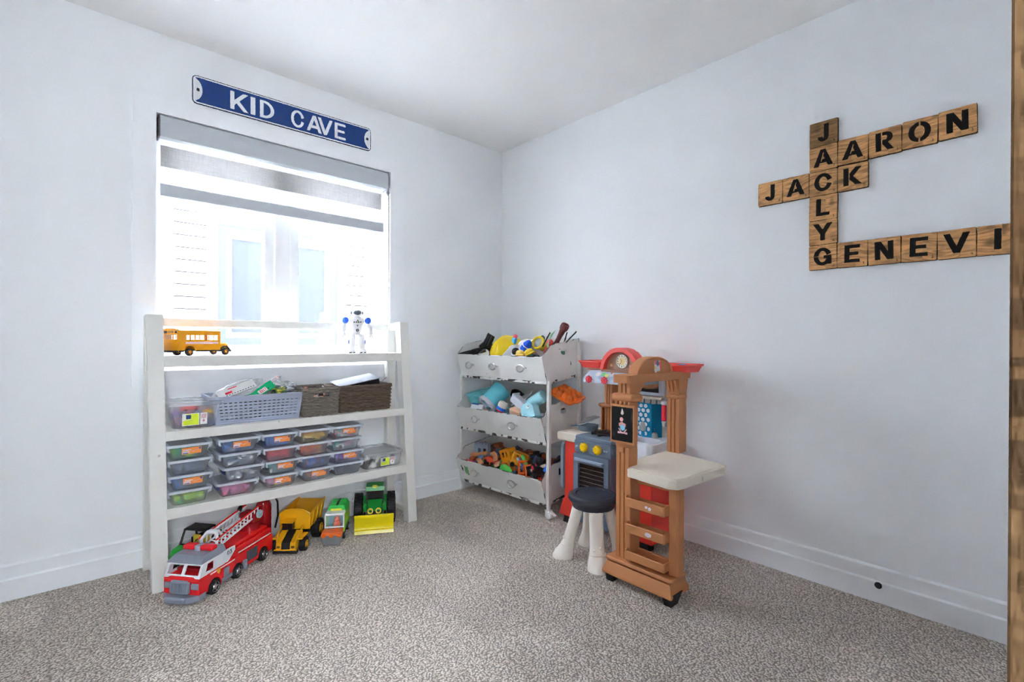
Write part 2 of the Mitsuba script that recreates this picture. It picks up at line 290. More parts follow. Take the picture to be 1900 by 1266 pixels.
# ---------------------------------------------------------------- letters (height 1) drawn as strokes
def glyph(c, w=0.2, stencil=False):
    def st(*L): return strokes(L, w).intersection(sbox(-1, 0, 3, 1))
    def ell(cx, cy, a, b): return affinity.scale(Point(cx, cy).buffer(1, quad_segs=12), a, b, origin=(cx, cy))
    h = w / 2
    if c == 'I': g = sbox(0, 0, w, 1)
    elif c == 'L': g = sbox(0, 0, w, 1).union(sbox(0, 0, 0.62, w * .85))
    elif c == 'E': g = unary_union([sbox(0, 0, w, 1), sbox(0, 0, .66, w * .85), sbox(0, 1 - w * .85, .66, 1), sbox(0, .5 - w * .42, .6, .5 + w * .42)])
    elif c == 'V': g = st([(-.05 + h * .6, 1.15), (.4, -.02 + h * .3)], [(.85 - h * .6, 1.15), (.4, -.02 + h * .3)])
    elif c == 'A': g = st([(-.05 + h * .6, -.15), (.4, 1.02 - h * .3)], [(.85 - h * .6, -.15), (.4, 1.02 - h * .3)], [(.18, .3), (.62, .3)])
    elif c == 'N': g = unary_union([sbox(0, 0, w, 1), sbox(.74 - w, 0, .74, 1), st([(h * .7, 1.1), (.74 - h * .7, -.1)])])
    elif c == 'K': g = sbox(0, 0, w, 1).union(st([(w * .5, .28), (.72, 1.1)], [(.27, .52), (.74, -.12)]))
    elif c == 'Y': g = sbox(.38 - h, 0, .38 + h, .5).union(st([(-.02, 1.15), (.38, .4)], [(.78, 1.15), (.38, .4)]))
    elif c == 'D': g = ell(.2, .5, .48, .5).intersection(sbox(.2, 0, 2, 1)).union(sbox(0, 0, .2, 1)); g = g.difference(ell(.22, .5, .46 - w, .5 - w * .85).intersection(sbox(.2, 0, 2, 1)).union(sbox(w, w * .85, .22, 1 - w * .85)))
    elif c in 'OCG':
        g = ell(.4, .5, .41, .52).difference(ell(.4, .5, .41 - w, .52 - w * .85))
        if c in 'CG': g = g.difference(Polygon([(.4, .5), (1.2, .78 if c == 'C' else .84), (1.2, .22 if c == 'C' else .5)]))
        if c == 'G': g = g.union(sbox(.46, .38, .81, .38 + w * .8)).union(sbox(.81 - w, 0.04, .81, .4))
    elif c == 'J': g = sbox(.5 - w, .28, .5, 1).union(ell(.25, .27, .25, .28).difference(ell(.25, .27, .25 - w, .28 - w * .85)).intersection(sbox(-1, -1, 2, .28)))
    elif c == 'R':
        g = unary_union([sbox(0, 0, w, 1), sbox(0, 1 - w * .8, .4, 1), sbox(0, .4, .4, .4 + w * .8), st([(.34, .45), (.66, -.1)])])
        g = g.union(ell(.4, .7, .28, .3).difference(ell(.4, .7, .28 - w, .3 - w * .8)).intersection(sbox(.4, 0, 2, 2)))
    if stencil:
        cut = {'O': [sbox(.37, -1, .43, 2)], 'R': [sbox(w, -1, w + .05, 1.2)], 'A': [LineString([(.31, .3), (.42, .78)]).buffer(.025)], 'K': [sbox(w, -1, w + .05, 2)],
               'G': [sbox(-1, .5, .3, .54)], 'C': [], 'D': [sbox(w, -1, w + .05, 2)]}.get(c, [])
        for q in cut: g = g.difference(q)
    return g
def lettering(c, w, h, depth, M, wid=None, stencil=False):
    g = glyph(c, w, stencil); x0, y0, x1, y1 = g.bounds; k = h if wid is None else wid / (x1 - x0)
    return xf(ex(affinity.translate(g, -x0, 0), depth), M @ sc(k, h, 1))

# ---------------------------------------------------------------- street sign over the window
sg = Thing('street_sign', 'blue metal street sign reading KID CAVE on the wall over the window', 'sign', tr(-1.966, -0.002, 2.1625) @ rz(0) @ ry(-0.35) @ XZ)
SW, SHH = 0.912, 0.136
BLUE = (0.002, 0.034, 0.19)
plate = rrect(0, SW, 0, SHH, 0.02)
sg.part('plate', ex(plate, 0.004), 'm_plastic', (0.006, 0.02, 0.07))
sg.part('border', ex(plate.buffer(-0.004).difference(plate.buffer(-0.0095)), 0.0012, 0.004), 'm_plastic', (0.75, 0.77, 0.80), label='white border line')
fld = plate.buffer(-0.0095); fld0 = fld
for s in (0, 1):
    lens = affinity.scale(Point(0, SHH / 2).buffer(1, quad_segs=20), 0.042, 0.056, origin=(0, SHH / 2)).intersection(fld0)
    if s: lens = affinity.scale(lens, -1, 1, origin=(SW / 2, SHH / 2))
    fld = fld.difference(lens)
    e = sg.part('end_plaque', ex(lens, 0.0008, 0.004), 'm_plastic', (0.72, 0.75, 0.78), label='white curved end')
    cx = 0.024 if not s else SW - 0.024
    sg.part('bolt', ex(rrect(cx - .006, cx + .006, SHH / 2 - .007, SHH / 2 + .007, .002), 0.003, 0.0045), 'm_plastic', BLACK, under=e)
sg.part('field', ex(fld, 0.0006, 0.004), 'm_plastic', BLUE)
for c, x0, x1 in (('K', -1.805, -1.724), ('I', -1.713, -1.691), ('D', -1.669, -1.600), ('C', -1.515, -1.447), ('A', -1.432, -1.350), ('V', -1.372, -1.288), ('E', -1.276, -1.212)):
    sg.part('letter', lettering(c, 0.17 if c != 'I' else 0.3, 0.089, 0.0014, tr(x0 + 1.966, 0.0225, 0.0046), x1 - x0), 'm_plastic', (0.74, 0.77, 0.80), label=f'white letter {c}')

# ---------------------------------------------------------------- wooden letter tiles on the right wall
def _tilewood(p, n, uv):
    iy, iz = dr.floor(p.y / 0.106), dr.floor(p.z / 0.106)
    r = mikit.cell_rand(iy + 40, iz + 9, 2)
    g = fbm(p.y * 26 + 3 * r, p.z * 190 + 5 * noise(p.y * 14, p.z * 16, r * 9), r * 31, 3)
    swirl = noise(p.y * 30 + r * 5, p.z * 34, 4.0 + r * 8)
    c = mix((0.66, 0.36, 0.145), (0.38, 0.175, 0.06), smoothstep(0.3, 0.75, g))
    return mix(c, (0.14, 0.055, 0.022), smoothstep(0.70, 0.95, swirl) * 0.8) * (0.82 + 0.3 * r) * dr.select(p.z > 1.8725, dr.select(p.y > -2.1612, mi.Float(0.45), mi.Float(1.0)), mi.Float(1.0))
mat('m_tilewood', two({'type': 'principled', 'base_color': proc(_tilewood), 'roughness': 0.45, 'specular': 0.4}))
def tile(col, row, ch, score, label):
    # col counts tiles towards the right from the vertical word, row counts downwards from its top
    y, z = -2.1085 - 0.1062 * col, 1.9265 - 0.1058 * row + (0.0035 * col if row == 1 else -0.0008 * col if row == 5 else 0) + (0.002 if col < 0 else 0)
    M = np.array([[0, 0, -1, 0], [-1, 0, 0, y], [0, 1, 0, z], [0, 0, 0, 1.0]]) @ rz(0.9 * math.sin(3.1 * col + 1.7 * row))
    t = Thing('letter_tile', label, 'letter tile', M, 'wooden letter tiles on the right wall')
    t.part('block', ex(rrect(-.0517, .0517, -.0515, .0515, .004, 2), .013, .004), 'm_tilewood')
    t.part('backing', ex(rrect(-.0527, .0527, -.0525, .0525, .004, 2), .012, 0), 'm_matte', (0.05, 0.028, 0.014))
    g = glyph(ch, .22); w = g.bounds[2] - g.bounds[0]; h = 0.072
    t.part('letter', lettering(ch, .22, h, .0009, tr(-w * h / 2 * 1.12, -.034, .017) @ sc(1.12, 1, 1), None, True), 'm_matte', (0.012, 0.010, 0.010), label=f'black stencilled letter {ch}')
    t.part('score', xf(meshkit.text_mesh(str(score), .0095, .0007), tr(.036, -.044, .017)), 'm_matte', (0.02, 0.014, 0.01), label=f'small number {score}')
SC = dict(J=8, A=1, C=3, L=1, Y=4, R=1, O=1, N=1, K=5, G=2, E=1, V=4, I=1)
tw = 'wooden letter tile with a black '
for args in ((0, 0, 'J', 'darkest ' + tw + 'J, topmost of the vertical word'), (0, 1, 'A', tw + 'A, second in the vertical word'), (1, 1, 'A', tw + 'A at the left of the upper row'),
             (2, 1, 'R', tw + 'R in the upper row'), (3, 1, 'O', tw + 'O in the upper row'), (4, 1, 'N', tw + 'N at the right end of the upper row'),
             (-2, 2, 'J', tw + 'J, leftmost of all'), (-1, 2, 'A', tw + 'A in the middle row beside its leftmost J'), (0, 2, 'C', tw + 'C where the middle row crosses the vertical word'), (1, 2, 'K', tw + 'K at the right end of the middle row'),
             (0, 3, 'L', tw + 'L in the vertical word under the C'), (0, 4, 'Y', tw + 'Y in the vertical word above the G'), (0, 5, 'G', tw + 'G at the lower left corner of the word group'),
             (1, 5, 'E', tw + 'E next to the G in the bottom row'), (2, 5, 'N', tw + 'N in the bottom row'), (3, 5, 'E', tw + 'E between N and V in the bottom row'), (4, 5, 'V', tw + 'V in the bottom row'), (5, 5, 'I', tw + 'I cut off by the rough wooden door edge')):
    tile(args[0], args[1], args[2], SC[args[2]], args[3])

# ---------------------------------------------------------------- barn door hung beside the doorway, its edge near the camera
def _rough(p, n, uv):
    g = fbm(p.x * 60, p.y * 60, p.z * 5.5, 3); s = noise(p.z * 130 + 1.5 * noise(p.y * 40, p.z * 9, p.x * 40), p.z * 7, 3.0)
    band = smoothstep(0.38, 0.6, noise(p.z * 6.0, 1.0, 5.0))
    c = mix((0.20, 0.115, 0.052), (0.105, 0.052, 0.020), smoothstep(0.3, 0.75, g))
    return mix(c, (0.030, 0.015, 0.006), smoothstep(0.42, 0.62, s) * (0.25 + 0.75 * band))
def _rough_b(p, n, uv):
    return noise(p.z * 130 + 1.5 * noise(p.y * 40, p.z * 9, p.x * 40), p.z * 7, 3.0) * smoothstep(0.3, 0.6, noise(p.z * 6.0, 1.0, 5.0)) + 0.3 * fbm(p.x * 300, p.y * 300, p.z * 60, 2)
mat('m_rough', two({'type': 'bumpmap', 'arbitrary': proc(_rough_b), 'scale': 0.008, 'bsdf': {'type': 'principled', 'base_color': proc(_rough), 'roughness': 0.75, 'specular': 0.2}}))
bd = Thing('barn_door', 'rough sawn brown wooden sliding door whose edge shows at the right border', 'door', tr(-1.945, -2.7425, 0))
for k in range(6):
    bd.part('plank', bx(k * 0.16, k * 0.16 + 0.157, -0.026, 0.0, 0.015, 2.28, 0.0015), 'm_rough', smooth=False)
for z in (0.10, 1.05, 2.05): bd.part('batten', bx(0, 0.957, -0.046, -0.0262, z, z + 0.14, 0.0015), 'm_rough', smooth=False)

# ---------------------------------------------------------------- black cable grommet in the right baseboard
g = Thing('cable_grommet', 'small round black cable socket on the right baseboard', 'socket', tr(-0.0192, -2.31, 0.07) @ ry(-90))
g.part('flange', cyl(.0125, .003, 24, b=.001), 'm_plastic', BLACK)
g.part('socket', xf(cat(lathe([(.003, 0), (.008, 0), (.008, .004), (.003, .004), (.003, 0)], 20), cyl(.0018, .0045, 10)), tr(0, 0, .003)), 'm_metal', (.1, .1, .11))

# ---------------------------------------------------------------- roller blind
def _linen(p, n, uv):
    a = noise(p.x * 900, p.z * 40, 2.0) * 0.5 + noise(p.x * 30, p.z * 1300, 5.0) * 0.5
    return mix((0.42, 0.415, 0.41), (0.62, 0.61, 0.60), a)
mat('m_linen', {'type': 'principledthin', 'base_color': proc(_linen), 'roughness': 0.9, 'diff_trans': 0.8, 'spec_trans': 0.0})
mat('m_sheer', {'type': 'principledthin', 'base_color': {'type': 'rgb', 'value': (0.9, 0.9, 0.9)}, 'roughness': 0.9, 'diff_trans': 1.5, 'spec_trans': 0.0})
rbld = Thing('roller_blind', 'grey and sheer banded zebra roller blind half lowered in the window', 'blind', tr(-2.097, 0, 0))
BW = 1.160
GREY = (0.50, 0.53, 0.56)
prof = Polygon([(-.012, 1.965), (-.016, 1.972), (-.016, 2.045), (-.006, 2.064), (.06, 2.064), (.06, 1.965)])   # (y, z)
rbld.part('cassette', xf(ex(prof, BW - 0.01), tr(0.004, 0, 0) @ YZ), 'm_fabric', GREY, label='grey cassette at the top')
for x in (0, BW - 0.006): rbld.part('end_cap', xf(ex(prof.buffer(.002), 0.006), tr(x, 0, 0) @ YZ), 'm_satin', (.22, .23, .25) if x else (.1, .1, .11))
def sheet(z0, z1, y): return bx(0.012, BW - 0.03, y, y + .0006, z0, z1)
rbld.part('sheer_band', sheet(1.938, 1.966, .028), 'm_sheer', smooth=False); rbld.part('sheer_band', sheet(1.750, 1.838, .028), 'm_sheer', smooth=False)
rbld.part('fabric_band', sheet(1.838, 1.938, .028), 'm_linen', smooth=False, label='grey linen band')
rbld.part('bottom_rail', xf(ex(Polygon([(.014, 1.697), (.010, 1.70), (.010, 1.752), (.018, 1.757), (.042, 1.757), (.046, 1.752), (.046, 1.70), (.042, 1.697)]), BW - .035), tr(.010, 0, 0) @ YZ), 'm_fabric', GREY, label='grey bottom rail')
rbld.part('cord', tube([(BW + .002, -.006, 1.966), (BW + .003, -.008, 1.6), (BW + .004, -.009, 1.2), (BW + .004, -.009, .93)], .0028, 6), 'm_satin', (.10, .11, .12), label='dark pull cord')
ct = rbld.part('cord_tensioner', cat(ball((BW - .002, -.004, 1.945), .012), cyl2((BW - .002, -.004, 1.925), (BW - .002, -.004, 1.965), .007)), 'm_plastic', (.3, .31, .33))

# ---------------------------------------------------------------- white A-frame shelf under the window
def _shelfpaint(p, n, uv):
    chip = smoothstep(0.80, 0.86, fbm(p.x * 34, p.y * 34, p.z * 22, 3))
    return mix(mix((0.68, 0.675, 0.635), (0.72, 0.715, 0.68), noise(p.x * 9, p.y * 9, p.z * 3)), (0.30, 0.27, 0.23), chip * 0.7)
mat('m_shelfpaint', two({'type': 'principled', 'base_color': proc(_shelfpaint), 'roughness': 0.42, 'specular': 0.4}))
sh = Thing('ladder_shelf', 'white painted wooden ladder shelf with three boards standing under the window', 'shelf')
def leg(x0b, x1b, x0t, x1t):
    return hull([(x, y, z) for (xa, xb, z, ys) in ((x0b, x1b, 0, (-.33, -.275)), (x0t, x1t, 1.137, (-.205, -.15))) for x in (xa, xb) for y in ys])
sh.part('front_leg', leg(-2.146, -2.091, -2.156, -2.099), 'm_shelfpaint', smooth=False); sh.part('front_leg', leg(-.972, -.919, -.965, -.910), 'm_shelfpaint', smooth=False)
for x0, x1 in ((-2.150, -2.095), (-.968, -.914)):
    sh.part('back_leg', bx(x0, x1, -.064, -.024, 0, 1.137, .002), 'm_shelfpaint', smooth=False)
    sh.part('side_rail', bx(x0 + .012, x1 - .012, -.17, -.06, 1.09, 1.13, .002), 'm_shelfpaint', smooth=False)
    sh.part('side_rail', bx(x0 + .012, x1 - .012, -.30, -.06, 0.035, 0.065, .002), 'm_shelfpaint', smooth=False)
for zt, th, y0 in ((.958, .046, -.228), (.640, .040, -.264), (.322, .045, -.299)):
    sh.part('shelf_board', bx(-2.097, -.966, y0, -.024, zt - th, zt, .002), 'm_shelfpaint', smooth=False)
sh.part('top_rail', bx(-2.097, -.966, -.056, -.032, 1.090, 1.127, .002), 'm_shelfpaint', smooth=False)

# ================================================================ things on the ladder shelf
def bits(n, box, size, cols, seed, lean=1.0, gain=1.0):
    """many small bricks lying in a box (x0, x1, y0, y1, z0, z1): one mesh and a colour per vertex"""
    R = np.random.default_rng(seed); ms, cs = [], []
    for i in range(n):
        s = R.uniform(.5, 1.0, 3) * size * np.array([1.4, 1, .7])
        m = cb((0, 0, 0), s); M = trimesh.transformations.random_rotation_matrix(R.random(3)) if R.random() < .5 * lean else rz(R.uniform(0, 360))
        x, y, z = (R.uniform(box[2 * k], box[2 * k + 1]) for k in range(3))
        ms.append(xf(m, tr(x, y, z) @ M)); cs += [np.array(cols[R.integers(len(cols))]) * R.uniform(.85, 1.25) * gain] * 8
    return cat(ms), np.clip(np.array(cs), 0, .9)
def loft_open(L):
    m = loft(L, cap=True); n = len(m.vertices) - 1
    f = m.faces[~(m.faces == n).any(1)]      # no lid: the last cap is left off
    return trimesh.Trimesh(m.vertices[:-1], f, process=False)
def tub(sx, sy, bx_, by_, h, r=.012, th=.0018):
    o = [rloop(bx_ - .012, by_ - .012, r, 0), rloop(bx_, by_, r, .005), rloop(sx, sy, r, h)]
    return loft_open(o)
FROST, LID = (0.55, 0.58, 0.63), (0.50, 0.54, 0.60)
GR, LIME, TEAL, PINK, PURP, ORG, YEL, REDC, BLU, GRY, WHT, BRN, MAG = A(70, 140, 90), A(150, 190, 70), A(60, 130, 125), A(225, 120, 165), A(120, 105, 165), A(245, 150, 50), A(240, 200, 90), A(225, 75, 60), A(50, 95, 165), A(95, 105, 120), A(215, 218, 222), A(130, 85, 65), A(170, 60, 85)
BINS = [  # x centre, lid width, four bins from the top: (dx, label?, colours, words)
    (-2.012, .166, [(0, 1, [GR, LIME, TEAL], 'green and yellow bricks'), (.006, 0, [GRY], 'grey bricks only'), (.006, 1, [BLU, GRY], 'blue and grey bricks'), (0, 0, [GR, LIME, LIME], 'green and lime bricks')]),
    (-1.818, .176, [(0, 1, [GRY, BLU], 'steel blue bricks'), (0, 0, [GRY, GRY, WHT], 'slate grey bricks'), (.020, 0, [GRY, WHT], 'grey and white pieces'), (-.006, 0, [PINK, PINK, MAG], 'pink bricks')]),
    (-1.640, .164, [(0, 1, [BLU], 'blue bricks'), (0, 0, [MAG, REDC], 'dark red bricks'), (.012, 1, [TEAL, GRY, WHT], 'teal bricks'), (0, 1, [YEL, PINK, BRN, WHT], 'mixed colourful bricks')]),
    (-1.473, .164, [(0, 0, [ORG, YEL], 'orange bricks'), (-.006, 0, [REDC, ORG], 'red orange bricks'), (.008, 0, [GRY, PINK, BLU], 'grey and pink pieces'), (.004, 1, [BRN, ORG, GRY], 'brown bricks')]),
    (-1.310, .172, [(0, 1, [TEAL, MAG, WHT], 'teal and plum bricks'), (-.006, 0, [PINK, WHT, TEAL], 'pale pink and white pieces'), (.008, 1, [PURP], 'purple bricks'), (.008, 0, [GRY, DARK], 'dark grey bricks')])]
ORD = ('topmost', 'second from the top', 'third from the top', 'bottom one'); COLS = ('leftmost stack', 'second stack from the left', 'middle stack', 'fourth stack from the left', 'rightmost stack')
PITCH = .0652
for ci, (xc, lw, four) in enumerate(BINS):
    for k, (dx, hasl, cols, words) in enumerate(four):
        M = tr(xc + dx, -.288 + .11 + .004 * math.sin(3 * k + ci), .3225 + PITCH * (3 - k)) @ rz(1.2 * math.sin(5 * k + 2 * ci))
        t = Thing('shoebox_bin', f'small lidded bin of {words}, {ORD[k].replace(" from the top", " down")} in the {COLS[ci].replace(" from the left", "")}', 'storage bin', M, 'small lidded brick bins on the lowest shelf board')
        w = lw
        t.part('tub', tub(w - .02, .206, w - .044, .186, .056), 'm_frost', FROST)
        t.part('lid', cat(loft([rloop(w - .022, .198, .008, .0585), rloop(w - .022, .198, .008, .0600)])), 'm_film', (.62, .66, .73))
        t.part('lid_rim', ex(rrect(-w / 2 - .001, w / 2 + .001, -.111, .111, .014, 3).difference(rrect(-w / 2 + .012, w / 2 - .012, -.098, .098, .008, 3)), .0095, .0535), 'm_satin', LID)
        for s in (-1, 1):
            t.part('latch', cat(cb((s * (w / 2 - .006), -.07, .046), (.010, .05, .016), .002), cb((s * (w / 2 - .011), -.07, .036), (.008, .03, .010), .002)), 'm_satin', LID if (ci, k) not in ((1, 2), (1, 3)) or s > 0 else (.01, .03, .10))
        if hasl:
            lb = t.part('sticker', xf(ex(rrect(-.035, .037, -.014, .014, .002), .0006), tr(.006, -.1000, .0345) @ rx(5.5) @ XZ), 'm_plastic', A(235, 142, 66, .58), label='orange printed sticker')
            t.part('print', xf(cat(ex(sbox(-.033, -.012, -.008, -.001), .0005), ex(sbox(-.030, .001, .0, .006), .0005), ex(affinity.rotate(sbox(.002, -.001, .03, .001), 25), .0005)), tr(.006, -.1006, .0345) @ rx(5.5) @ XZ), 'm_plastic', A(235, 215, 215, .6), under=lb, kind='stuff')
            t.part('print', xf(cat(ex(sbox(-.0315, -.0115, -.012, -.008), .0004), ex(Point(.031, .008).buffer(.004), .0004)), tr(.006, -.1011, .0345) @ rx(5.5) @ XZ), 'm_plastic', A(40, 60, 130, .6), under=lb, kind='stuff')
        n = 70 if k < 3 else 60
        fill = .044 if (ci, k) in ((3, 0), (3, 1), (0, 1), (1, 1), (2, 1)) else .034
        m, c = bits(n, (-(w / 2 - .034), w / 2 - .034, -.082, .078, .009, fill), .015, cols, 100 + 10 * ci + k, gain=1.35)
        single('toy_bricks', f'{words} inside the {ORD[k].replace(" one", "").replace(" from the top", "")} bin of the {COLS[ci].replace(" from the left", "")}'.replace(' only', ''), 'toy bricks', xf(m, M), 'm_plastic', c, kind='stuff')

def clear_box(name, label, x0, x1, y0, dep, z, h, inset):
    w = x1 - x0; M = tr((x0 + x1) / 2, y0 + dep / 2, z)
    t = Thing(name, label, 'storage box', M)
    t.part('tub', tub(w - .016, dep - .016, w - 2 * inset, dep - 2 * inset + .01, h - .012, .018), 'm_clear', (.7, .72, .75))
    t.part('lid', loft([rloop(w - .010, dep - .01, .018, h - .018), rloop(w, dep, .02, h - .016), rloop(w, dep, .02, h - .004), rloop(w - .02, dep - .02, .02, h), rloop(w - .03, dep - .03, .02, h - .002), rloop(w - .012, dep - .012, .018, h - .016)]), 'm_clear', (.7, .72, .75))
    return t, M
def price_labels(t, x0, x1, xb0, xb1, z0, z1, y, tilt):
    L = tr(0, y, z0) @ rx(tilt) @ XZ; h = z1 - z0
    k = t.part('label', xf(ex(rrect(x0, x1, 0, h, .002), .0006), L), 'm_plastic', A(190, 205, 40, .6), label='lime green product label')
    w = x1 - x0
    t.part('print', xf(ex(rrect(x0, x1, 0, h, .002).difference(sbox(x0 + .003, .003, x1 - .003, h - .003)).union(sbox(x0 + .003, h * .45, x0 + .2 * w, h * .96)).union(sbox(x0 + .003, h * .45, x0 + .62 * w, h * .5)), .0004), L @ tr(0, 0, .0006)), 'm_plastic', WHITE, under=k, kind='stuff')
    t.part('logo', xf(ex(sbox(x0 + .22 * w, h * .55, x0 + .5 * w, h * .88), .0005), L @ tr(0, 0, .0006)), 'm_plastic', A(25, 50, 105, .6), under=k, label='navy square logo')
    k = t.part('label', xf(ex(rrect(xb0, xb1, 0.002, h, .001), .0006), L), 'm_plastic', (.8, .8, .8), label='white barcode label')
    bars = [sbox(xb0 + .003, h * (.55 + .04 * i), xb1 - .003, h * (.57 + .04 * i)) for i in range(9)] + [Polygon([((xb0 + xb1) / 2 + a, h * .33 + b) for a, b in ((0, .006), (.006, 0), (0, -.006), (-.006, 0))])]
    t.part('print', xf(ex(unary_union(bars), .0004), L @ tr(0, 0, .0006)), 'm_plastic', A(150, 70, 90, .6), under=k, kind='stuff')
t, M = clear_box('clear_storage_box', 'clear lidded plastic box of toy cars at the left end of the middle board', -2.094, -1.876, -.250, .215, .6405, .117, .026)
price_labels(t, -.050, .014, .017, .043, .014, .068, -.0985, 6)
ccol = [A(200, 90, 100), A(90, 95, 130), A(60, 60, 75), A(190, 190, 200), A(110, 80, 130), A(120, 90, 80), A(70, 100, 130)]
m, c = bits(90, (-.068, .068, -.07, .07, .010, .06), .022, ccol, 5, gain=1.3); single('toy_car_jumble', 'jumbled small toy parts inside the left clear box', 'toys', xf(m, M), 'm_plastic', c, kind='stuff')
def mini_car(label, M, col, s=1.0):
    t = Thing('toy_car', label, 'toy car', M @ sc(s))
    t.part('body', loft([[(x, y, z) for x, y in ((.035, .013), (-.035, .013), (-.035, -.013), (.035, -.013))] for z in (.004, .013)] + [[(x, y, .022) for x, y in ((.012, .010), (-.022, .010), (-.022, -.010), (.012, -.010))]]), 'm_gloss', col, smooth=False)
    for x in (-.02, .02):
        for y in (-.013, .013): t.part('wheel', cyl2((x, y - .003, .006), (x, y + .003, .006), .006, 10), 'm_plastic', BLACK)
mini_car('coral red toy car lying on top inside the left clear box', M @ tr(-.015, -.055, .074) @ rz(10), A(215, 100, 100))
mini_car('yellow toy car at the right inside the left clear box', M @ tr(.055, -.068, .058) @ rz(-15) @ ry(12), A(225, 170, 40), .7)
t, M = clear_box('clear_storage_box', 'clear lidded plastic box of white pieces at the right end of the lowest board', -1.222, -.972, -.285, .235, .3225, .088, .02)
price_labels(t, -.026, .030, .034, .057, .012, .058, -.1135, 6)
m, c = bits(110, (-.090, .090, -.092, .08, .008, .050), .028, [A(235, 235, 230), A(215, 210, 200), A(225, 222, 215), A(60, 60, 60)], 8, gain=1.2); single('white_toy_pieces', 'white and dark toy pieces inside the right clear box', 'toys', xf(m, M), 'm_plastic', c, kind='stuff')

# grey slotted basket
GB = A(118, 124, 138, .5)
t = Thing('slotted_basket', 'grey plastic basket with rows of slots, full of packets, middle board', 'basket', tr(-1.722, -.125, .6405))
def slotwall(w0, w1, h, nx, nz):
    p = Polygon([(-w0 / 2, 0), (w0 / 2, 0), (w1 / 2, h), (-w1 / 2, h)])
    for i in range(nx):
        for j in range(nz):
            z = h * (.19 + .115 * j); wz = w0 + (w1 - w0) * z / h; x = ((i + .5) / nx - .5) * (wz - .03)
            p = p.difference(sbox(x - .0062, z - .0021, x + .0062, z + .0021))
    return ex(p, .0022)
HB = .128
front = xf(slotwall(.360, .392, HB, 17, 6), tr(0, -.098, 0) @ rx(4.5) @ XZ); back = xf(ex(Polygon([(-.18, 0), (.18, 0), (.196, HB), (-.196, HB)]), .0022), tr(0, .094, 0) @ rx(-4.5) @ XZ)
left = xf(slotwall(.196, .216, HB, 9, 6), tr(-.180, 0, 0) @ rz(-90) @ rx(7) @ XZ); right = xf(slotwall(.196, .216, HB, 9, 6), tr(.180, 0, 0) @ rz(90) @ rx(7) @ XZ)
t.part('body', cat(front, back, left, right, cb((0, -.002, .0015), (.358, .190, .003))), 'm_plastic', GB, smooth=False)
rim = [rloop(.392, .214, .02, HB - .012), rloop(.412, .234, .025, HB - .012), rloop(.416, .238, .025, HB), rloop(.392, .214, .02, HB + .002), rloop(.386, .208, .02, HB), rloop(.386, .208, .02, HB - .012)]
t.part('rim', loft(rim + [rim[0]], cap=False), 'm_plastic', GB); t.part('foot', loft([rloop(.364, .200, .03, 0), rloop(.374, .208, .03, .004), rloop(.374, .208, .03, .012), rloop(.362, .198, .03, .014)], cap=False), 'm_plastic', GB)
BM = tr(-1.722, -.125, .6405)
def puff(c, r, amp, seed, fr=3.0, sub=4):
    m = trimesh.creation.icosphere(subdivisions=sub); v = m.vertices
    v = v * (1 + amp * (meshkit.fbm(v * fr + seed, 4, seed)[:, None] - .5)); return xf(trimesh.Trimesh(v, m.faces, process=False), tr(*c) @ sc(*r))
t = Thing('zip_bag', 'clear bag with a white booklet leaning in the grey slotted basket', 'plastic bag', BM @ tr(-.075, -.02, .150) @ ry(-20) @ rx(35))
t.part('bag', puff((0, 0, 0), (.115, .05, .016), .55, 3, 3.5), 'm_film', (.8, .82, .84))
k = t.part('booklet', cb((-.008, -.010, .0165), (.165, .056, .002), .0008), 'm_plastic', A(225, 225, 225), label='white printed booklet')
t.part('print', cat(cb((-.045, -.016, .0178), (.030, .014, .0008)), cb((-.02, .008, .0178), (.04, .006, .0006))), 'm_plastic', A(190, 40, 60), under=k, kind='stuff')
t.part('print', cat([cb((-.07 + .012 * i, -.031, .0178), (.007, .006, .0006)) for i in range(12)]), 'm_plastic', A(90, 95, 100), under=k, kind='stuff')
t = Thing('green_packet', 'flat green packet with a white sticker in the grey slotted basket', 'packet', BM @ tr(.020, -.055, .142) @ ry(-32) @ rx(40))
t.part('packet', cb((0, 0, 0), (.125, .050, .010), .002), 'm_plastic', A(15, 140, 90))
k = t.part('sticker', cb((.002, -.008, .0056), (.042, .026, .0008)), 'm_plastic', A(215, 205, 205)); t.part('print', cat([cb((-.008 + .008 * i, -.008, .0064), (.003, .02, .0005)) for i in range(4)]), 'm_plastic', A(200, 70, 80), under=k, kind='stuff')
t = Thing('crumpled_bag', 'crumpled clear bag with red print sticking up in the grey slotted basket', 'plastic bag', BM @ tr(.085, .02, .165) @ ry(-40))
t.part('bag', puff((0, 0, 0), (.055, .03, .018), .8, 11, 4), 'm_film', (.85, .85, .87)); t.part('print', cb((.03, -.012, .012), (.03, .012, .001)), 'm_plastic', A(220, 90, 100))
t = Thing('parts_bag', 'clear bag of grey brick parts at the right of the slotted basket', 'plastic bag', BM @ tr(.135, -.01, .150))
t.part('bag', puff((0, 0, 0), (.062, .055, .028), .5, 21, 4), 'm_clear', (.8, .8, .82))
m, c = bits(60, (-.045, .045, -.04, .035, -.012, .014), .016, [A(150, 155, 160), A(70, 75, 80), A(225, 225, 225)], 31); t.part('parts', m, 'm_plastic', c, kind='stuff')
m, c = bits(45, (.045, .125, -.085, -.03, .115, .150), .018, [A(125, 130, 60), A(185, 165, 50), A(70, 110, 70), A(60, 80, 75), A(40, 45, 45)], 33); single('loose_bricks', 'loose olive and yellow bricks on the right of the slotted basket', 'toy bricks', xf(m, BM), 'm_plastic', c, kind='stuff')

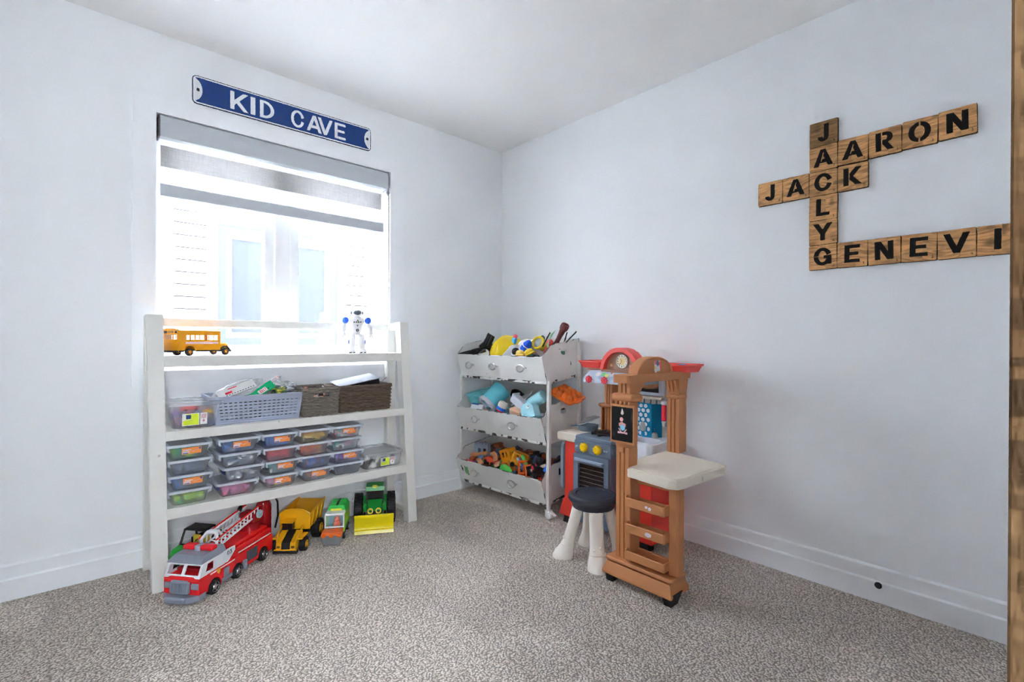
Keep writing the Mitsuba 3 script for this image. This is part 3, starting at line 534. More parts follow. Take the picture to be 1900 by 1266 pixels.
m, c = bits(110, (-.15, .15, -.075, .075, .012, .105), .030, [(.03, .03, .035), (.05, .05, .06)], 34); single('slot_shade_bricks', 'added dark bricks in the slotted basket, making the shade behind its slots', 'toy bricks', xf(m, BM), 'm_matte', c, kind='stuff')  # dark filler added so the slots look shaded inside

# two wicker baskets
def _wick(c1, c2):
    def f(p, n, uv): return mix(c1, c2, noise(p.x * 70, p.y * 70, p.z * 420))
    return f
mat('m_wicker_grey', two({'type': 'principled', 'base_color': proc(_wick((0.10, 0.085, 0.068), (0.30, 0.265, 0.22))), 'roughness': 0.8, 'specular': 0.2}))
mat('m_wicker_brown', two({'type': 'principled', 'base_color': proc(_wick((0.055, 0.036, 0.026), (0.20, 0.145, 0.11))), 'roughness': 0.7, 'specular': 0.3}))
def weave(w, d, h, rows, stake, r, amp, flare, hole=None):
    out = []
    for i in range(rows):
        z = h * (i + .5) / rows; f = 1 + flare * z / h; pts = []
        W, D = w * f / 2, d * f / 2; per = [(-W, -D), (W, -D), (W, D), (-W, D)]; c = 0
        for k in range(4):
            a, b = np.array(per[k]), np.array(per[(k + 1) % 4]); L = np.linalg.norm(b - a); n = max(4, int(L / stake) * 2); nr = np.array([(b - a)[1], -(b - a)[0]]) / L
            for j in range(n):
                q = a + (b - a) * j / n + nr * amp * math.cos(math.pi * c + math.pi * i); c += 1 if j % 2 == 0 else 0
                pts.append((q[0], q[1], z + .0012 * math.sin(7 * i + j)))
        if hole and hole[2] < z < hole[3]:
            P = np.array(pts); front = (P[:, 1] < -D + .01) & (P[:, 0] > hole[0]) & (P[:, 0] < hole[1]); i0, i1 = np.where(front)[0].min(), np.where(front)[0].max()
            out.append(tube(list(pts[i1 + 1:]) + list(pts[:i0]), r, 5))
        else: out.append(tube(pts, r, 5, True))
    return cat(out)
def wicker(label, x0, x1, y0, dep, z, h, m, rows, stake, flare, hole=None):
    w = x1 - x0; M = tr((x0 + x1) / 2, y0 + dep / 2, z); t = Thing('wicker_basket', label, 'basket', M)
    r = h / rows * .52
    t.part('weave', weave(w, dep, h - .008, rows, stake, r, r * .55, flare, hole), m, kind='stuff')
    F = 1 + flare; cs = [(-w * F / 2, -dep * F / 2), (w * F / 2, -dep * F / 2), (w * F / 2, dep * F / 2), (-w * F / 2, dep * F / 2)]
    pts = [tuple(np.array(cs[k]) + (np.array(cs[(k + 1) % 4]) - np.array(cs[k])) * j / 14) + (h - .006 + .001 * ((j + k) % 2),) for k in range(4) for j in range(14)]
    t.part('rim', tube(pts, .0075, 7, True), m); t.part('base', cb((0, 0, .003), (w - .006, dep - .006, .006)), m, smooth=False)
    if hole: t.part('grip', cat(*[tube([(x, -dep * F / 2 + .004 - .006 * math.cos(a), hole[3] + .012 + .012 * math.sin(a)) for a in np.linspace(0, 2 * math.pi, 9)[:-1]], .0028, 5, True) for x in np.arange(hole[0] - .004, hole[1] + .006, .0052)]), m)
    return M
W1 = wicker('grey brown wicker basket with a handle hole in its front', -1.520, -1.352, -.245, .205, .641, .143, 'm_wicker_grey', 15, .011, .06, (-.036, .036, .096, .121))
W2 = wicker('dark brown coarse wicker basket with a black tray on top', -1.326, -1.040, -.225, .180, .641, .143, 'm_wicker_brown', 14, .022, .05)
m, c = bits(60, (-.06, .06, -.08, .08, .06, .132), .022, [A(40, 40, 42), A(90, 85, 85), A(170, 120, 100), A(200, 200, 200), A(60, 50, 50)], 41); single('dark_odds', 'small dark and pale odds and ends in the handled wicker basket', 'toys', xf(m, W1), 'm_plastic', c, kind='stuff')
t = Thing('black_tray', 'black tray with a pale grey cover leaning out of the brown wicker basket', 'tray', W2 @ tr(-.010, -.01, .155) @ ry(-9) @ rx(8))
t.part('tray', bx(-.115, .110, -.045, .075, -.03, .008, .004), 'm_plastic', BLACK); t.part('cover', bx(-.130, .112, -.055, .08, .0085, .013, .002), 'm_plastic', A(150, 155, 165), label='pale grey cover sheet')
single('thin_rod', 'thin dark rod sticking out at the right of the brown wicker basket', 'rod', xf(tube([(.095, -.02, .12), (.155, -.03, .175)], .002, 6), W2), 'm_plastic', A(120, 90, 90))

# white toy robot
t = Thing('toy_robot', 'white toy robot with blue shoulders and a black visor on the top board', 'toy robot', tr(-1.195, -.13, .9585) @ rz(-14) @ sc(.985))
RW = A(238, 238, 240, .85); RB = A(35, 85, 190, .6)
for s in (-1, 1):
    t.part('foot', loft([rloop(.040, .062, .012, 0, c=(s * .030, -.008)), rloop(.040, .060, .012, .014, c=(s * .030, -.006)), rloop(.028, .034, .01, .026, c=(s * .030, 0))]), 'm_gloss', RW)
    lg = t.part('leg', loft([rloop(.032, .036, .012, .024, c=(s * .029, 0)), rloop(.040, .044, .015, .045, c=(s * .029, 0)), rloop(.036, .040, .014, .070, c=(s * .027, 0)), rloop(.034, .036, .012, .094, c=(s * .024, 0)), rloop(.026, .03, .01, .108, c=(s * .022, 0))]), 'm_gloss', RW)
    t.part('knee_dot', ball((s * .046, -.01, .062), (.004, .009, .014)), 'm_gloss', A(60, 65, 140), under=lg)
    t.part('foot_grip', cat(cb((s * .030 - .010, -.036, .003), (.012, .006, .006), .001), cb((s * .030 + .010, -.036, .003), (.012, .006, .006), .001)), 'm_plastic', BLACK)
    t.part('shoulder', ball((s * .062, 0, .186), (.019, .020, .021)), 'm_gloss', RB, label='blue shoulder')
    t.part('arm', loft([rloop(.020, .024, .009, .168, c=(s * .066, 0)), rloop(.026, .030, .011, .146, c=(s * .072, -.006)), rloop(.022, .026, .01, .122, c=(s * .075, -.012))]), 'm_gloss', RW)
    h = t.part('hand', cat(ball((s * .076, -.016, .108), (.014, .016, .016)), cb((s * .070, -.026, .094), (.008, .010, .016), .003), cb((s * .083, -.024, .094), (.008, .010, .016), .003)), 'm_gloss', RW)
t.part('torso', loft([rloop(.052, .04, .015, .104), rloop(.046, .036, .015, .118), rloop(.060, .048, .02, .150), rloop(.084, .056, .022, .180), rloop(.082, .052, .022, .198), rloop(.04, .03, .012, .208)]), 'm_gloss', RW)
for x, z in ((-.022, .176), (-.010, .176), (.002, .176), (.014, .177), (-.004, .186), (-.004, .156)): t.part('button', ball((x + .004, -.027 - (z - .15) * .03, z), (.0042, .003, .0042), 1), 'm_plastic', BLACK)
t.part('badge', xf(lathe([(.004, 0), (.009, 0), (.009, .003), (.004, .003), (.004, 0)], 5), tr(0, -.0225, .130) @ rx(90)), 'm_plastic', BLACK)
hd = t.part('head', ball((0, 0, .228), (.031, .027, .024), 3), 'm_gloss', RW); t.part('visor', ball((0, -.0105, .229), (.0235, .0195, .0165), 3), 'm_gloss', A(55, 60, 70), label='dark visor', under=hd)
for s in (-1, 1): t.part('ear', xf(cyl(.010, .006, 16, b=.001), tr(s * .029, 0, .229) @ ry(s * 90)), 'm_plastic', A(80, 85, 95), under=hd)

# wheels for the toy vehicles: axle along local y
def wheel(t, c, r, w, tc, hc, hub='m_plastic', n=22, hr=.58, knob=0):
    prof = [(r * hr * .6, -w / 2 * .8), (r * .82, -w / 2), (r * .97, -w / 2 * .75), (r, -w / 2 * .4), (r, w / 2 * .4), (r * .97, w / 2 * .75), (r * .82, w / 2), (r * hr * .6, w / 2 * .8)]
    M = tr(*c) @ rx(90); m = lathe([(0, -w / 2 * .8)] + prof + [(0, w / 2 * .8)], n)
    if knob: m = cat(m, *[xf(cb((r, 0, s * w * .24), (r * .14, r * .14, w * .42), r * .02), rz(360 * i / knob + (180 / knob if s > 0 else 0))) for i in range(knob) for s in (-1, 1)])
    k = t.part('wheel', xf(m, M), 'm_satin', tc)
    for s in (-1, 1):
        t.part('hub', xf(cat(lathe([(0, w / 2 * .84), (r * hr * .4, w / 2 * 1.02), (r * hr * .5, w / 2 * .8), (r * hr * .92, w / 2 * .8), (r * hr, w / 2 * 1.04), (r * hr, w / 2 * .6), (0, w / 2 * .6)][::-1], 18), *[xf(cb((r * hr * .66, 0, w / 2 * .86), (r * hr * .5, r * .09, w * .06)), rz(72 * i)) for i in range(5)]), M @ sc(1, 1, s)), hub, hc, under=k)

# toy school bus
BY = A(245, 165, 20, .6)
t = Thing('school_bus', 'yellow toy school bus on the left end of the top board', 'toy bus', tr(-1.950, -.130, .9585) @ rz(24))
hw = .048
side = Polygon([(-.130, .022), (.062, .022), (.062, .104), (.056, .112), (-.118, .112), (-.130, .100)])
for x in (-.078,): side = side.difference(Point(x, .020).buffer(.024))
win = [sbox(-.098 + i * .0215, .070, -.098 + i * .0215 + .0185, .092) for i in range(7)]
for q in win: side = side.difference(q)
for s in (-1, 1):
    t.part('side_wall', xf(ex(side, .003), tr(0, s * hw + .0015, 0) @ XZ), 'm_gloss', BY, smooth=False)
    t.part('stripe', xf(ex(sbox(-.098, .052, .052, .062), .0008), tr(0, s * (hw + .002) + .0004, 0) @ XZ), 'm_plastic', A(225, 190, 190, .7), smooth=False, label='pale side stripe')
    t.part('skirt', xf(cat(ex(sbox(-.126, .018, -.104, .024), .004), ex(sbox(-.052, .018, .062, .024), .004)), tr(0, s * hw + .002, 0) @ XZ), 'm_plastic', BLACK, smooth=False)
    for q in win: t.part('side_window', xf(ex(q, .0006), tr(0, s * hw + .0003, 0) @ XZ), 'm_glass', smooth=False)
rear = sbox(-hw, .022, hw, .116).difference(unary_union([sbox(-.042 + .029 * i, .072, -.042 + .029 * i + .026, .094) for i in range(3)]))
t.part('rear_wall', xf(ex(rear, .003), tr(-.131, 0, 0) @ YZ), 'm_gloss', BY, smooth=False)
for i in range(3): t.part('rear_window', xf(ex(sbox(-.042 + .029 * i, .072, -.042 + .029 * i + .026, .094), .0006), tr(-.130, 0, 0) @ YZ), 'm_glass', smooth=False)
t.part('rear_sign', xf(ex(sbox(-.018, .101, .018, .109), .001), tr(-.1325, 0, 0) @ YZ), 'm_plastic', A(120, 90, 40))
for y in (-.038, .034): t.part('rear_lamp', cat(cb((-.132, y, .104), (.004, .014, .010), .001)), 'm_plastic', BLACK)
t.part('roof', xf(ex(Polygon([(-hw - .002, .100), (hw + .002, .100), (hw, .112), (.034, .119), (-.034, .119), (-hw, .112)]).difference(sbox(-hw + .004, .09, hw - .004, .110)), .196), tr(-.133, 0, 0) @ YZ), 'm_gloss', BY)
t.part('floor_pan', bx(-.130, .062, -.046, .046, .020, .026), 'm_plastic', DARK, smooth=False)
for i in range(5):
    for s in (-1, 1): t.part('seat', cat(cb((-.10 + .03 * i, s * .024, .045), (.014, .03, .01), .002), cb((-.108 + .03 * i, s * .024, .058), (.004, .03, .026), .002)), 'm_plastic', A(90, 70, 60))
t.part('bumper', bx(-.140, -.130, -.052, .052, .016, .024, .002), 'm_plastic', BLACK)
t.part('windscreen_frame', xf(ex(sbox(-hw, .022, hw, .104).difference(sbox(-.042, .066, .042, .098)), .003), tr(.060, 0, 0) @ YZ), 'm_gloss', BY, smooth=False)
t.part('hood', loft([[(x, y, z) for (y, z) in ((.036, .020), (.036, .052), (.026, .060), (-.026, .060), (-.036, .052), (-.036, .020))] for x in (.062, .062)] + [[(.112, y * .92, z * .86 + .003) for (y, z) in ((.036, .020), (.036, .052), (.026, .060), (-.026, .060), (-.036, .052), (-.036, .020))]]), 'm_gloss', BY)
t.part('front_bumper', bx(.112, .122, -.046, .046, .014, .024, .002), 'm_plastic', BLACK)
for s in (-1, 1):
    t.part('fender', xf(ex(Point(.092, .018).buffer(.024).difference(Point(.092, .018).buffer(.0195)).intersection(sbox(0, .018, 1, 1)), .012), tr(0, s * .040 + .006, 0) @ XZ), 'm_plastic', BLACK)
    wheel(t, (-.078, s * .042, .0165), .0165, .014, BLACK, BY); wheel(t, (.092, s * .042, .0165), .0165, .012, BLACK, BY)

# ================================================================ toy vehicles on the carpet under the shelf
def yz_ext(poly, x0, x1): return xf(ex(poly, x1 - x0), tr(x0, 0, 0) @ YZ)
def xz_ext(poly, y0, y1): return xf(ex(poly, y1 - y0), tr(0, y1, 0) @ XZ)
def face_front(x, y, deg): return tr(x, y, 0) @ rz(deg)      # local +x runs from the nose to the tail
# red fire truck: x from the front bumper to the rear, viewer's side is -y
FR, FW, FG = A(180, 24, 28, .6), A(225, 228, 232, .7), A(95, 100, 110, .5)
t = Thing('fire_truck', 'large red and white toy fire truck with a white ladder in front of the shelf', 'toy fire truck', face_front(-2.084, -.498, 39.5))
hw = .077
low = Polygon([(.018, .028), (.018, .092), (.030, .100), (.47, .100), (.47, .028)])
for x in (.100, .235, .405): low = low.difference(Point(x, .030).buffer(.036))
t.part('lower_body', cat(xz_ext(low, -hw, -hw + .012), xz_ext(low, hw - .012, hw), bx(.018, .03, -hw, hw, .03, .098), bx(.45, .47, -hw, hw, .03, .1), bx(.02, .47, -hw + .012, hw - .012, .05, .098)), 'm_gloss', FR, smooth=False)
cab = Polygon([(.020, .098), (.044, .150), (.150, .150), (.150, .098)])
cabf = cab.difference(Polygon([(.052, .108), (.062, .140), (.098, .140), (.098, .108)]))
for s in (-1, 1): t.part('cab_side', xz_ext(cabf, s * (hw - .003) - .003, s * (hw - .003) + .003), 'm_gloss', FW, smooth=False, label='white cab side')
fr = sbox(-hw, 0, hw, .057).difference(sbox(-hw + .010, .012, -.006, .046)).difference(sbox(.006, .012, hw - .010, .046))
t.part('windscreen_frame', xf(ex(fr, .005), np.array([[0, .42, -.907, .0225], [1, 0, 0, 0], [0, .907, .42, .0965], [0, 0, 0, 1.0]]) @ np.diag([1, 1, 1, 1.0])), 'm_gloss', FW, smooth=False, label='white windscreen frame')
t.part('cab_interior', cat(bx(.07, .14, -hw + .01, hw - .01, .10, .112), bx(.118, .14, -.06, -.012, .11, .14, .004), bx(.118, .14, .012, .06, .11, .14, .004)), 'm_plastic', A(110, 15, 20, .5), smooth=False)
t.part('roof', hull([(x, y, z) for x, y, z in ((.030, -hw, .150), (.030, hw, .150), (.165, -hw, .150), (.165, hw, .150), (.055, -.064, .172), (.055, .064, .172), (.165, -.064, .176), (.165, .064, .176))]), 'm_plastic', FG, label='grey cab roof')
for s in (-1, 1): t.part('beacon', rb((.112, s * .038, .183), (.034, .058, .020), .007), 'm_gloss', A(215, 30, 40, .45), label='red beacon')
t.part('beacon_base', cat(rb((.110, 0, .180), (.036, .028, .026), .008)), 'm_plastic', A(120, 125, 135))
for s in (-1, 1): t.part('side_panel', xz_ext(Polygon([(.146, .100), (.146, .152), (.215, .150), (.215, .132), (.175, .100)]), s * (hw - .0015) - .0025, s * (hw - .0015) + .0025), 'm_gloss', FW, smooth=False, label='white rear cab panel')
n03 = xf(cat(*[xf(meshkit.text_mesh(c, .0165, .0008), tr(i * .0155, 0, 0)) for i, c in enumerate('03')]), tr(.166, -hw - .0012, .128) @ XZ)
t.part('number', n03, 'm_plastic', (.05, .05, .06), label='black number 03', kind='stuff')
t.part('upper_body', cat(bx(.165, .47, -hw + .004, hw - .004, .098, .132, .004), bx(.215, .46, -.06, .06, .13, .146, .006)), 'm_gloss', FR, smooth=False)
for s in (-1, 1):
    t.part('side_stripe', cat(bx(.075, .215, s * hw - .001, s * hw + .001, .088, .094), bx(.235, .455, s * hw - .001, s * hw + .001, .106, .112)), 'm_plastic', A(230, 190, 190, .6), smooth=False, kind='stuff')
    t.part('step', bx(.150, .180, s * hw - .003, s * hw + .003, .045, .080, .002), 'm_plastic', FG)
    t.part('running_board', bx(.138, .198, s * hw - .004, s * hw + .004, .028, .044, .002), 'm_plastic', FG)
    t.part('shutter', cat(bx(.29, .36, s * hw - .002, s * hw + .002, .045, .09), *[bx(.292, .358, s * hw - .0035, s * hw + .0035, .05 + .008 * i, .054 + .008 * i) for i in range(5)]), 'm_plastic', A(60, 62, 70, .5), smooth=False)
    t.part('stabilizer', cat(bx(.262, .284, s * hw - .010, s * hw + .006, .022, .062, .003)), 'm_plastic', FG)
    for x in (.100, .235, .405): wheel(t, (x, s * .068, .031), .031, .026, BLACK, (.55, .56, .58), 'm_metal', hr=.66)
    t.part('headlamp', rb((.020, s * .058, .068), (.012, .034, .026), .005), 'm_plastic', FG)
t.part('badge', xf(ex(Polygon([(-.009, .011), (.009, .011), (.008, -.004), (0, -.012), (-.008, -.004)]), .0012), tr(.121, -hw - .0002, .084) @ XZ), 'm_plastic', A(225, 165, 40, .5), label='small yellow shield badge')
gm = cat(rb((.012, 0, .066), (.020, .080, .056), .010), *[bx(-.001, .004, -.032 + .0064 * i, -.029 + .0064 * i, .05, .085) for i in range(11)])
t.part('grille', gm, 'm_plastic', FG, kind=None)
t.part('bumper', cat(hull([(x, y, z) for z in (.014, .036) for x, y in ((-.012, -.045), (-.012, .045), (.05, -.080), (.05, .080), (.02, -.078), (.02, .078))]), rb((-.012, 0, .026), (.02, .085, .024), .008)), 'm_plastic', FG, label='grey front bumper')
t.part('hood', hull([(.018, -hw, .092), (.018, hw, .092), (.02, -.05, .104), (.02, .05, .104), (.03, -hw, .1), (.03, hw, .1), (.008, -.05, .09), (.008, .05, .09)]), 'm_gloss', FR)
# ladder: two rails with rungs, rising to the rear
L0, L1 = np.array([.150, 0, .168]), np.array([.43, 0, .218])
ld = t.part('ladder', cat(*[cat(cyl2(L0 + (0, s * .036, dz), L1 + (0, s * .030, dz), .0042, 6)) for s in (-1, 1) for dz in (-.012, .022)]), 'm_gloss', FW, label='white ladder')
for i in range(12):
    q = L0 + (L1 - L0) * (i + .5) / 12
    for s in (-1, 1): t.part('rung', cyl2(q + (0, s * .0345, -.012), q + (.004, s * .0345, .022), .0026, 6), 'm_gloss', FW, under=ld)
    t.part('rung', cyl2(q + (0, -.034, -.012), q + (0, .034, -.012), .003, 6), 'm_gloss', FW, under=ld)
t.part('ladder_tip', cat(*[tube([(.150, s * .040, .160), (.158, s * .038, .188), (.175, s * .022, .216), (.190, s * .018, .218), (.206, s * .030, .190)], .006, 7) for s in (-1, 1)], tube([(.175, -.022, .216), (.175, .022, .216)], .007, 7), tube([(.190, -.018, .218), (.190, .018, .218)], .006, 7)), 'm_gloss', FW, under=ld)
t.part('ladder_rail', cat(*[cyl2(L0 + (0, s * .040, .028), L1 + (0, s * .034, .028), .0035, 6) for s in (-1, 1)]), 'm_gloss', FR, under=ld, label='red rail on the ladder')
t.part('turntable', cat(xf(cyl(.045, .03, 24), tr(.41, 0, .146)), bx(.385, .445, -.040, .040, .17, .222, .008)), 'm_gloss', A(120, 16, 24, .6))
for s in (-1, 1): t.part('winch', xf(cat(cyl(.019, .012, 20, b=.002), cyl(.009, .016, 14)), tr(.418, s * .046, .212) @ rx(90) @ tr(0, 0, -.006)), 'm_plastic', A(130, 150, 155), label='grey winch wheel')
t.part('water_gun', cat(cyl2((.38, .03, .235), (.44, .06, .245), .010), ball((.44, .06, .245), .014)), 'm_plastic', BLACK)

# dark red toy tank with a hose, behind
t = Thing('toy_extinguisher', 'dark red upright toy fire extinguisher with a black hose behind the truck', 'toy', tr(-1.665, -.085, 0))
t.part('tank', lathe([(0, 0), (.034, 0), (.036, .006), (.036, .19), (.028, .212), (.012, .220), (0, .220)], 24), 'm_gloss', A(120, 15, 22, .4))
t.part('valve', cat(cyl2((0, 0, .218), (0, 0, .238), .011), bx(-.03, .012, -.008, .008, .236, .246, .002)), 'm_metal', (.3, .3, .32))
t.part('hose', tube([(.01, -.004, .232), (.045, -.012, .238), (.062, -.016, .20), (.064, -.018, .13), (.05, -.02, .07)], .0045, 8), 'm_plastic', BLACK)

# green and black off-road buggy
BG = A(30, 120, 45, .4)
t = Thing('toy_buggy', 'green toy off-road buggy with a black roll cage behind the fire truck', 'toy buggy', face_front(-2.055, -.222, 38) @ sc(1.08, 1.0, 1.0))
t.part('hood', hull([(0, -.045, .055), (0, .045, .055), (.03, -.052, .098), (.03, .052, .098), (.075, -.056, .106), (.075, .056, .106), (.085, -.056, .055), (.085, .056, .055), (.012, -.035, .086), (.012, .035, .086)]), 'm_gloss', BG)
t.part('chassis', cat(bx(.0, .22, -.05, .05, .030, .056, .004), bx(.20, .222, -.06, .06, .04, .12, .004), bx(.14, .222, -.062, .062, .05, .062, .003), bx(.14, .222, .056, .062, .06, .11), bx(.14, .222, -.062, -.056, .06, .11)), 'm_plastic', BLACK, smooth=False)
cg = [[(.075, s * .054, .104), (.098, s * .052, .165), (.15, s * .052, .170), (.165, s * .054, .09)] for s in (-1, 1)]
t.part('roll_cage', cat(*[tube(p, .0045, 6) for p in cg], *[tube([(x, -.052, z), (x, .052, z)], .0045, 6) for x, z in ((.098, .165), (.15, .170), (.075, .106))], bx(.10, .15, -.05, .05, .166, .172)), 'm_plastic', BLACK)
for s in (-1, 1): t.part('seat', cat(rb((.118, s * .025, .078), (.03, .036, .016), .006), rb((.134, s * .025, .104), (.012, .036, .048), .005)), 'm_plastic', A(225, 200, 60, .4), label='yellow seat')
t.part('steering_wheel', xf(tube(arc((0, 0, 0), .013, 0, 345, 14, (1, 0, 0), (0, 1, 0)), .002, 6, True), tr(.088, -.022, .116) @ ry(-60)), 'm_plastic', BLACK)
t.part('front_guard', cat(tube([(-.012, -.05, .035), (-.014, -.045, .075), (-.014, .045, .075), (-.012, .05, .035)], .004, 6), tube([(-.012, -.05, .035), (-.012, .05, .035)], .004, 6)), 'm_plastic', BLACK)
for s in (-1, 1):
    for x in (.035, .175): wheel(t, (x, s * .062, .034), .034, .028, BLACK, A(200, 180, 50, .4), knob=14)

# yellow dump truck
DY = A(225, 165, 25, .42)
t = Thing('dump_truck', 'yellow toy dump truck with black wheels between the fire truck and garbage truck', 'toy dump truck', face_front(-1.630, -.312, 50))
def U(f): return f
t.part('chassis', cat(bx(.02, .30, -.040, .040, .030, .048, .004), bx(.10, .30, -.05, .05, .04, .06, .003)), 'm_plastic', DARK, smooth=False)
t.part('nose', hull([(.0, -.046, .022), (.0, .046, .022), (.006, -.046, .058), (.006, .046, .058), (.085, -.050, .090), (.085, .050, .090), (.085, -.05, .03), (.085, .05, .03)]), 'm_gloss', DY)
t.part('grille', hull([(-.001, -.020, .024), (-.001, .020, .024), (.004, -.020, .060), (.004, .020, .060), (.084, -.019, .092), (.084, .019, .092), (.03, 0, .05)]), 'm_plastic', BLACK, label='black radiator and hood strip')
t.part('bumper', bx(-.008, .012, -.058, .058, .010, .024, .003), 'm_gloss', BLACK)
t.part('lip', bx(-.006, .004, -.054, .054, .023, .029, .002), 'm_gloss', DY)
for s in (-1, 1):
    t.part('headlamp', bx(-.0015, .004, s * .034 - .007, s * .034 + .007, .034, .044, .001), 'm_plastic', A(80, 60, 30))
    t.part('handrail', tube([(.008, s * .044, .062), (.03, s * .050, .088), (.085, s * .052, .112), (.095, s * .052, .095)], .0035, 6), 'm_gloss', DY)
    t.part('platform', bx(.02, .10, s * .060 - .012, s * .060 + .012, .066, .074, .002), 'm_gloss', DY)
t.part('cab', cat(bx(.082, .124, .000, .052, .088, .130, .003)), 'm_gloss', BLACK, label='black cab windows')
t.part('cab', hull([(.066, -.006, .128), (.066, .058, .128), (.066, -.006, .134), (.066, .058, .134), (.128, -.006, .130), (.128, .058, .130), (.128, -.006, .142), (.128, .058, .142)]), 'm_gloss', DY, label='yellow cab roof')
bed_o = [[(.120, -.062, .085), (.120, .062, .085), (.108, .066, .160), (.104, .030, .178), (.104, -.030, .178), (.108, -.066, .160)],
         [(.20, -.068, .070), (.20, .068, .070), (.20, .082, .165), (.20, .079, .168), (.20, -.079, .168), (.20, -.082, .165)],
         [(.30, -.068, .080), (.30, .068, .080), (.34, .07, .180), (.34, .07, .184), (.34, -.07, .184), (.34, -.07, .180)]]
def sh_(p, k): return [(x, y * k, z) for x, y, z in p]
fl = Polygon([(.122, .082), (.31, .076), (.345, .120), (.345, .190), (.106, .162)])
for s in (-1, 1):
    t.part('bed_side', hull([(.12, s * .060, .084), (.30, s * .060, .076), (.345, s * .066, .172), (.110, s * .070, .164), (.12, s * .066, .084), (.30, s * .066, .076), (.345, s * .072, .172), (.110, s * .076, .164)]), 'm_gloss', DY, smooth=False)
    t.part('bed_rib', cat(*[hull([(x, s * .062, .086), (x + .008, s * .062, .086), (x + .012, s * .074, .160), (x + .020, s * .074, .160), (x, s * .069, .086), (x + .012, s * .079, .158)]) for x in (.15, .21, .27)]), 'm_gloss', DY, smooth=False, kind='stuff')
arch_ = Polygon([(-.074, .084)] + [(.076 * math.cos(a), .150 + .034 * math.sin(a)) for a in np.linspace(math.pi, 0, 14)] + [(.074, .084)])
t.part('bed_front', yz_ext(arch_, .112, .118), 'm_gloss', DY); t.part('bed_rim', tube([(.112, .076 * math.cos(a), .150 + .034 * math.sin(a)) for a in np.linspace(math.pi, 0, 16)], .004, 6), 'm_gloss', DY)
t.part('bed_floor', hull([(.115, -.062, .082), (.115, .062, .082), (.345, -.068, .150), (.345, .068, .150), (.30, -.062, .076), (.30, .062, .076), (.115, -.062, .09), (.115, .062, .09), (.345, -.068, .163), (.345, .068, .163)]), 'm_gloss', DY, smooth=False)
for s in (-1, 1):
    wheel(t, (.060, s * .064, .032), .032, .030, BLACK, DY, hr=.55, knob=16); wheel(t, (.230, s * .070, .046), .046, .040, BLACK, DY, hr=.55, knob=18)

# green garbage truck
t = Thing('garbage_truck', 'green toy garbage truck with an orange hopper between dump truck and tractor', 'toy garbage truck', face_front(-1.398, -.318, 58))
GG = A(40, 140, 60, .42)
t.part('body', hull([(x, y, z) for x in (.070, .215) for y in (-.046, .046) for z in (.040, .135)] + [(.085, -.036, .160), (.085, .036, .160), (.205, -.036, .160), (.205, .036, .160)]), 'm_gloss', GG, smooth=False)
t.part('roof_groove', cat(bx(.09, .20, -.005, .005, .1595, .163), ), 'm_plastic', BLACK, smooth=False)
for i in range(4): t.part('roof_rib', bx(.092 + .03 * i, .098 + .03 * i, -.036, .036, .159, .163), 'm_gloss', GG, smooth=False)
for s in (-1, 1):
    for i in range(3): t.part('side_flash', hull([(.082 + .04 * i, s * .0455, .06), (.096 + .04 * i, s * .0455, .06), (.105 + .04 * i, s * .0475, .13), (.09 + .04 * i, s * .0475, .13), (.085 + .04 * i, s * .0475, .06), (.093 + .04 * i, s * .0475, .06)]), 'm_gloss', A(195, 210, 50, .45), label='lime stripe')
    t.part('cab_side', bx(.026, .070, s * .044 - .003, s * .044 + .003, .04, .13, .002), 'm_gloss', A(150, 190, 60, .45))
    for x in (.05, .165): wheel(t, (x, s * .040, .022), .022, .018, BLACK, A(120, 125, 130), hr=.5)
t.part('cab_roof', bx(.018, .074, -.048, .048, .128, .140, .004), 'm_gloss', A(235, 235, 235, .6), label='white cab roof'); t.part('name_plate', bx(.066, .0705, -.028, .028, .140, .150, .001), 'm_plastic', A(210, 205, 60, .5))
t.part('windscreen', hull([(.016, -.040, .075), (.016, .040, .075), (.024, -.042, .128), (.024, .042, .128), (.018, -.040, .075), (.026, .042, .128), (.026, -.042, .128), (.018, .040, .075)]), 'm_glass', smooth=False)
t.part('windscreen_frame', cat(*[hull([(.014, y - .003, .074), (.014, y + .003, .074), (.022, y - .003, .130), (.022, y + .003, .130), (.020, y - .003, .074), (.028, y + .003, .130), (.028, y - .003, .130), (.020, y + .003, .074)]) for y in (-.045, .045)], bx(.012, .02, -.047, .047, .070, .077)), 'm_gloss', A(225, 228, 230, .6), smooth=False)
t.part('cab_floor', bx(.014, .072, -.044, .044, .030, .056, .002), 'm_plastic', DARK); t.part('cab_back', bx(.064, .070, -.044, .044, .05, .13), 'm_plastic', A(90, 130, 140), smooth=False)
t.part('driver', cat(ball((.046, -.008, .104), (.013, .014, .015)), rb((.048, -.008, .076), (.022, .036, .042), .009)), 'm_plastic', A(180, 80, 60), label='red brown driver shape')
t.part('hopper', hull([(-.055, -.040, .012), (-.055, .040, .012), (-.066, -.048, .062), (-.066, .048, .062), (-.004, -.048, .062), (-.004, .048, .062), (.0, -.040, .012), (.0, .040, .012)]), 'm_satin', A(95, 98, 100, .5), smooth=False, label='grey front hopper')
t.part('hopper_lid', cat(hull([(-.068, -.050, .060), (-.068, .050, .060), (.0, -.048, .072), (.0, .048, .072), (.0, -.048, .060), (.0, .048, .060), (-.055, -.048, .072), (-.055, .048, .072)]), *[bx(-.072, -.060, y - .009, y + .009, .052, .066, .002) for y in (-.038, 0, .038)]), 'm_gloss', A(240, 110, 35, .5), smooth=False, label='orange hopper lid')

